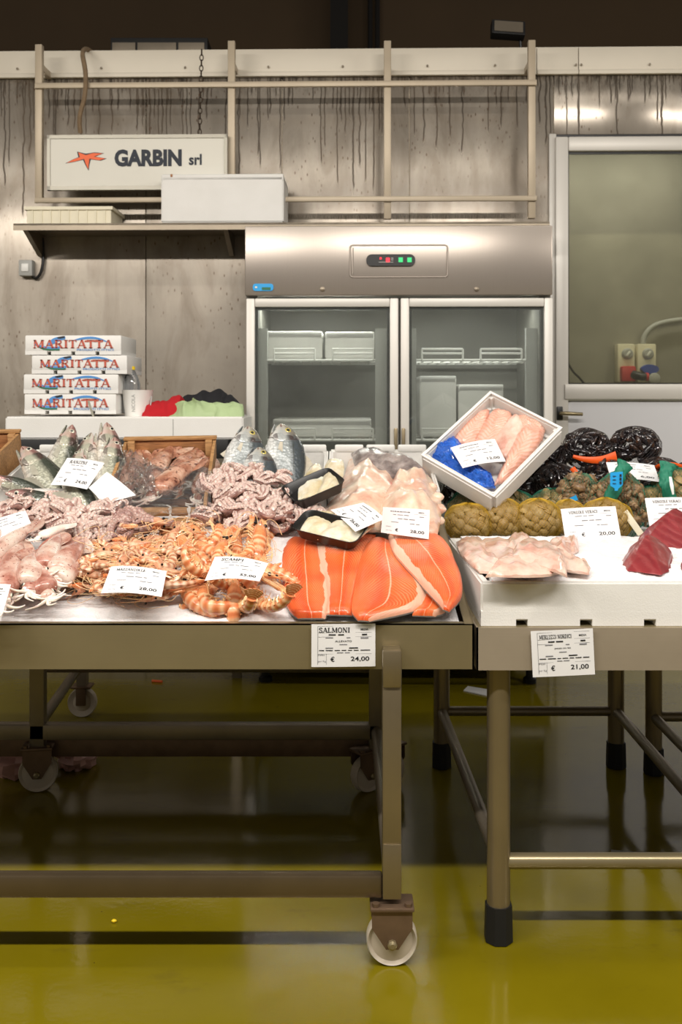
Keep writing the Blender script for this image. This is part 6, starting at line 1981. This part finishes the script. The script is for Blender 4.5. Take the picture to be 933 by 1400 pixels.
def bag(name, label, c, r, shell, n, netmat, group, seed, th=.0009, nn=(38, 26), size=1.0, cat='net bag', fill=.86, shellname='clam'):
    rnd = random.Random(seed)
    t = thing(name, label, cat, Matrix.Translation(c), group)
    for i in range(n):
        f = (i+.5)/n
        z = 1-2*f
        a = i*2.39996+seed
        if z < -.72: continue
        if math.sin(a)*math.sqrt(1-z*z) > .55 and z < .35: continue       # far side against the bags behind
        d = V3((math.sqrt(1-z*z)*math.cos(a), math.sqrt(1-z*z)*math.sin(a), z))
        q = fill*(1+.07*noise.noise(d*3.2+V3((seed*4.1, 0, 0))))*rnd.uniform(.88, 1.0)
        p = V3((d.x*r[0]*q, d.y*r[1]*q, d.z*r[2]*q))
        m = V3((d.x/r[0], d.y/r[1], d.z/r[2])).normalized().to_track_quat('Z', 'Y').to_matrix().to_4x4()
        s = size*rnd.uniform(.85, 1.15)
        Mx = Matrix.Translation(p) @ m @ Matrix.Rotation(rnd.uniform(0, 6.28), 4, 'Z') @ Matrix.Rotation(rnd.uniform(-.7, .7), 4, 'X') @ Matrix.Rotation(rnd.uniform(-.5, .5), 4, 'Y') @ Matrix.Scale(s, 4)
        if shell is MUS: Mx = Mx @ Matrix.Translation((-.03, 0, 0))
        if shell is WHK: Mx = Mx @ Matrix.Rotation(rnd.uniform(.6, 1.5), 4, 'X') @ Matrix.Translation((0, 0, -.018))
        link(shellname, shell, t, Mx)
    net(r[0], r[1], r[2], nn[0], nn[1], netmat, th, seed, t)
    return t
# low foam tray under the shellfish
styro_box(.80, .56, .055, .02).thing('foam_tray', M['styro'], 'low white polystyrene tray under the shellfish bags', 'box', Matrix.Translation((.735, 3.325, ZR+.0005)))
YB_ = 3.13
yb = [((641, 715), .077, .062, 'yellow net bag of clams at the far left, next to the pale monkfish'),
      ((686, 710), .076, .068, 'yellow net bag of clams second from the left under the tilted box'),
      ((736, 711), .076, .066, 'yellow net bag of clams third from the left, left of the 20,00 card'),
      ((778, 712), .062, .066, 'yellow net bag of clams half hidden by the left edge of the 20,00 card'),
      ((828, 711), .085, .068, 'yellow net bag of clams behind the right part of the 20,00 card')]
for k, ((px, py), rx, rz, lab) in enumerate(yb):
    bag('clam_bag', lab, P(px, py, YB_+.02*(k % 2)), (rx, .066, rz), CLAM, 78, 'yellow_net', 'yellow net bags of clams', k+1, .0010, (46, 32), .84)
gb = [((646, 698), 'green net bag of clams at the left, behind the first yellow bags'), ((698, 696), 'green net bag of clams behind the second and third yellow bags'), ((756, 696), 'green net bag of clams left of the snail bag'), ((893, 692), 'green net bag of clams behind the card at the right edge'), ((925, 668), 'green net bag of clams at the right edge with a white strip')]
for k, ((px, py), lab) in enumerate(gb):
    bag('clam_bag', lab, P(px, py, 3.29), (.082, .068, .068), CLAM, 70, 'green_net', 'green net bags of clams', k+11, .0013)
for k, ((px, py, Y), rx, rz, lab) in enumerate([((792, 686, 3.27), .068, .094, 'green net bag of spiny brown sea snails left of the blue tag'), ((847, 692, 3.24), .085, .11, 'green net bag of spiny brown sea snails right of the blue tag')]):
    bag('snail_bag', lab, P(px, py, Y), (rx, .072, rz), WHK, 62, 'green_net', 'green net bags of sea snails', k+21, .0011, (30, 22), 1.0, 'net bag', .88, 'sea_snail')
mb_ = [((803, 614), 3.50, .085, .072, 'mussel bag on top of the pile, left of two, over an orange band'),
       ((869, 611), 3.52, .090, .072, 'dark net bag of mussels on top of the pile, right of two'),
       ((742, 628), 3.52, .082, .085, 'dark net bag of mussels right behind the tilted box'),
       ((762, 664), 3.44, .085, .075, 'dark net bag of mussels below the tilted box, second row'),
       ((700, 674), 3.46, .085, .08, 'dark net bag of mussels directly under the tilted box'),
       ((636, 672), 3.46, .085, .075, 'dark net bag of mussels at the left under the tilted box'),
       ((826, 656), 3.44, .09, .075, 'dark net bag of mussels behind the snail bags'),
       ((900, 650), 3.46, .085, .062, 'dark net bag of mussels at the right, behind the 6,00 card'),
       ((948, 660), 3.46, .085, .075, 'dark net bag of mussels cut by the right edge of the photo')]
for k, ((px, py), Y, rx, rz, lab) in enumerate(mb_):
    bag('mussel_bag', lab, P(px, py, Y), (rx, .075, rz), MUS, 100, 'dark_net', 'dark net bags of mussels', k+31, .0009, (40, 28), 1.0, 'net bag', .86, 'mussel')
def strip(name, pts, w, mat, label, cat, th=.002, up=(0, -1, 0.3), group=None):
    return MB().tube(smoothpath(pts, 26), [(w, th)]*26, 8, up).thing(name, M[mat], label, cat, None, group)
def ribbon(px, Y0, rad, mat, name, label, group=None):
    pts = [P(x, y, Y) for (x, y), Y in zip(px, Y0)]
    m = MB().tube(smoothpath(pts, 24), rad, 8, (0, -1, 0))
    return m.thing(name, M[mat], label, 'band', None, group)
n24 = lambda a, b: [(a+(b-a)*math.sin(PI*i/23), .003) for i in range(24)]
ribbon([(784, 624), (800, 628), (822, 629), (843, 624)], [3.42, 3.41, 3.41, 3.43], [(.006+.012*(i/23)**1.2, .003) for i in range(24)], 'orange_band', 'orange_band', 'wide orange plastic band under the top left mussel bag', 'orange bands on the mussel bags')
ribbon([(783, 640), (788, 647), (789, 657), (785, 662)], [3.37, 3.355, 3.355, 3.36], [(.010-.005*i/23, .003) for i in range(24)], 'orange_band', 'orange_band', 'small orange tail hanging in the gap between mussel and snail bags', 'orange bands on the mussel bags')
ribbon([(895, 641), (905, 636), (920, 635), (940, 640)], [3.42, 3.39, 3.38, 3.39], [(.008, .003)]*24, 'orange_band', 'orange_band', 'orange band over the mussel bag at the right edge', 'orange bands on the mussel bags')
# gathered green net necks, blue tag, white strips
def neck(px, Y, r, label, seed):
    pts = [P(x, y, q) for (x, y), q in zip(px, Y)]
    m = MB().tube(smoothpath(pts, 40), [((r[0]+(r[1]-r[0])*i/39)*(1 if i < 33 else 1+.06*(i-32)), (r[0]+(r[1]-r[0])*i/39)*.6) for i in range(40)], 30, (0, -1, 0))
    V = []
    for v in m.V:
        q = V3(v); d = noise.noise(V3((q.x*190, q.y*60, q.z*40+seed)))
        V.append((q.x+.006*d, q.y-.008*abs(d), q.z))
    m.V = V
    return m.thing('net_neck', M['green_net'], label, 'net', None, None, None, 70)
neck([(822, 712), (830, 690), (840, 668), (848, 648), (855, 634)], [3.19, 3.165, 3.165, 3.18, 3.2], (.022, .020), 'gathered green net neck rising between the two snail bags', 1)
nk2 = neck([(917, 682), (912, 664), (911, 648), (914, 634)], [3.21, 3.2, 3.22, 3.24], (.022, .020), 'gathered green net neck at the right edge by the white strip', 2)
tg = thing('blue_tag', 'bright blue paper tag clipped to the green net of the snail bags', 'tag', Matrix.Translation(P(843, 658, 3.12)))
o_ = P(843, 658, 3.12)
bxy = [P(x, y, 3.12)-o_ for x, y in ((835, 646), (852, 645), (852, 663), (846, 668), (845, 671), (841, 671), (841, 668), (835, 664))]
n_ = len(bxy)
MB().add([v for v in bxy]+[v+V3((0, .003, 0)) for v in bxy], [tuple(range(n_)), tuple(range(2*n_-1, n_-1, -1))]+[(i, (i+1) % n_, n_+(i+1) % n_, n_+i) for i in range(n_)]).build('tag_body', M['blue_tag'], tg)
for k in range(3):
    a = P(849, 650+k*5, 3.118)-o_; MB().box((a.x-.003, a.y-.001, a.z-.004), (a.x+.003, a.y+.001, a.z+.004)).build('tag_print', M['ink'], tg)
    a = P(840, 651+k*5, 3.118)-o_; MB().box((a.x-.004, a.y-.001, a.z-.001), (a.x+.006, a.y+.001, a.z+.001)).build('tag_print', M['navy'], tg)
MB().tube([P(921, 676, 3.15), P(919, 664, 3.15), P(917, 652, 3.17)], [(.003, .0012), (.006, .0012), (.004, .0012)], 8, (0, -1, 0)).build('white_strip', M['white_plastic'], nk2, None, 'white plastic strip')
for (x, y, Y, lab) in ((674, 694, 3.13, 'small light blue tag between yellow bag and tilted box'), (785, 682, 3.19, 'tiny blue tag on the green net left of the snail bags')):
    a = P(x, y, Y); MB().box((-.011, -.0015, -.008), (.011, .0015, .008), Matrix.Rotation(R(-25), 4, 'Y')).thing('blue_tag', M['blue_tag'], lab, 'tag', Matrix.Translation(a))
a = P(865, 714, 3.08)
MB().box((-.010, -.0015, -.045), (.010, .0015, .04), Matrix.Rotation(R(-32), 4, 'Y') @ Matrix.Rotation(R(-20), 4, 'X')).thing('paper_tag', M['cream'], 'pale printed tag sticking out right of the 20,00 card', 'tag', Matrix.Translation(a))

# ------------------------------------------------------------------ tilted foam box with redfish, blue bag and card
L0, T0, B0 = P(574, 622, 3.215), P(670.5, 533, 3.40), P(673, 684, 3.05)
xv = T0-L0; bl_ = xv.length; xv.normalize()
yv = B0-L0; yv = yv-xv*yv.dot(xv); bd_ = yv.length; yv.normalize()
zv = -xv.cross(yv)
if zv.dot(CAMP-L0) < 0: zv = -zv
BH = .085
Bm = Matrix((xv, zv.cross(xv), zv)).transposed().to_4x4()
cen = L0+xv*bl_/2+yv*bd_/2
Bm.translation = cen-zv*BH
tb = styro_box(bl_, bd_, BH, .020, 0, False, .022)
tb_o = tb.thing('foam_tray', M['styro'], 'white polystyrene box tilted up on the mussel bags, full of pink fish', 'box', Bm)
rim = MB()
for a, b in (((-bl_/2+.011, -bd_/2+.011), (bl_/2-.011, -bd_/2+.014)), ((-bl_/2+.011, bd_/2-.014), (bl_/2-.011, bd_/2-.011)), ((-bl_/2+.011, -bd_/2+.011), (-bl_/2+.014, bd_/2-.011)), ((bl_/2-.014, -bd_/2+.011), (bl_/2-.011, bd_/2-.011))):
    rim.box((a[0], a[1], BH-.001), (b[0], b[1], BH+.0025), bev=.001)
rim.build('rim_bead', M['styro'], tb_o)
BP = Plane(cen-zv*.046, zv)
RG = 'pink fish in the tilted box'
fillet('pink_fish', 'pink fish fillet at the left of the tilted box, half under the blue bag', 'fish fillet', BP, [(618, 606), (630, 588), (648, 572), (662, 562)], [(648, 612), (660, 592), (668, 574), (670, 562)], .024, 0, 'pink_fillet', RG, seed=1, pre=.3)
fillet('pink_fish', 'pink fish fillet second from the left in the tilted box', 'fish fillet', BP, [(646, 614), (656, 592), (668, 572), (676, 560)], [(682, 612), (692, 592), (700, 576), (700, 566)], .028, .004, 'pink_fillet', RG, seed=2, pre=.3)
fillet('pink_fish', 'whitish pink fish fillet in the middle of the tilted box', 'fish fillet', BP, [(672, 622), (680, 596), (692, 580), (704, 566)], [(712, 634), (716, 606), (718, 590), (714, 574)], .026, .012, 'cod', RG, seed=3, pre=.3)
fillet('pink_fish', 'long pink fish fillet with a feathered grain at the right of the tilted box', 'fish fillet', BP, [(676, 664), (690, 632), (704, 600), (722, 580)], [(694, 660), (716, 638), (738, 608), (746, 590)], .036, .012, 'pink_fillet', RG, seed=4, pre=.3)
fillet('pink_fish', 'pink fish fillet at the top right corner of the tilted box', 'fish fillet', BP, [(700, 572), (716, 570), (734, 578), (746, 588)], [(706, 592), (722, 592), (736, 598), (742, 604)], .026, .006, 'pink_fillet', RG, seed=5, pre=.3)
m_, Mx_ = slab(BP, [(588, 618), (604, 600), (622, 600), (634, 614), (646, 634), (672, 650)], [(590, 628), (612, 640), (630, 652), (646, 662), (662, 668), (678, 668)], .036, 0, None, 44, 22, .012, 5, 2.0, .2, 0, .25, 0, .5)
m_.thing('blue_plastic_bag', M['bluebag'], 'crumpled blue plastic bag in the lower left of the tilted box', 'bag', Mx_, None, None, 30)
def bq_(x, y, h): return BP.pt(x, y, h)
card(bq_(633, 640, .052), bq_(692, 631, .05), bq_(677, 600, .052), bq_(616, 612, .058), '', '12,00', 'price card at 12,00 on the blue bag in the tilted box', seed=21, curl=.008)
# ------------------------------------------------------------------ cards on the right
def stand(bl, br, tr, tl, Y, lean, *a, **k):
    return card(P(*bl, Y), P(*br, Y), P(*tr, Y+lean), P(*tl, Y+lean), *a, **k)
stand((774, 741), (850, 737), (842, 692), (767, 696), 2.97, .045, 'VONGOLE VERACI', '20,00', 'price card at 20,00 leaning on the yellow clam bags', seed=22, curl=.004)
stand((889, 722), (960, 718), (956, 680), (882, 681), 3.02, .045, 'VONGOLE VERACI', '', 'price card behind the tuna at the right edge', seed=23, curl=.004)
stand((836, 655), (903, 659), (895, 636), (829, 632), 3.255, .06, '', '6,00', 'price card at 6,00 behind the green net neck under the mussels', seed=24, curl=.006)

# ------------------------------------------------------------------ odds and ends on the floor
def litter(name, label, cat, quad, mat, th=.002, curl=0.0):
    F0 = RP(.0)
    p = [F0.pt(x, y, .001) for x, y in quad]
    c = sum(p, V3())/len(p); n = len(p)
    V = [v-c for v in p]+[v-c+V3((0, 0, th)) for v in p]
    MB().add(V, [tuple(range(n-1, -1, -1)), tuple(range(n, 2*n))]+[(i, (i+1) % n, n+(i+1) % n, n+i) for i in range(n)]).thing(name, M[mat], label, cat, Matrix.Translation(c))
litter('paper_scrap', 'white paper scrap on the floor behind the gap between the stands', 'paper', [(634, 945), (640, 939), (670, 944), (666, 952)], 'paper', .004)
litter('pale_patch', 'pale flat patch on the wet floor under the right table', 'sheet', [(835, 1175), (836, 1163), (918, 1170), (914, 1176)], 'grey_plastic', .003)  # flat pale quad laid on the floor
pa = RP(0).pt(208, 931, .004); pb = RP(0).pt(222, 932, .004)
MB().tube([pa, pb], .006, 8).thing('cigarette_end', M['orange_ink'], 'orange cigarette end on the floor under the left stand', 'litter')
pk = RP(0).pt(156, 1260, .003)
blob((.007, .005, .004), 8, 6, None, .2, 3, 2).thing('yellow_scrap', M['yellow'], 'tiny yellow scrap on the front floor at left', 'litter', Matrix.Translation(pk+V3((0, 0, .002))))
for (x, y, rx, rz, s, lab) in ((10, 1060, .10, .075, 1, 'crumpled pale pink lump on the floor left of the rear castor'), (94, 1050, .07, .05, 2, 'crumpled pale pink lump on the floor right of the rear castor')):
    p = RP(0).pt(x, y+14, 0); p.y += .12
    blob((rx, .09, rz), 22, 14, None, .45, 2.6, s).thing('pink_lump', M['pinklump'], lab, 'bag', Matrix.Translation(p+V3((0, 0, rz*.8))))  # rough pale pink lumps either side of the rear castor
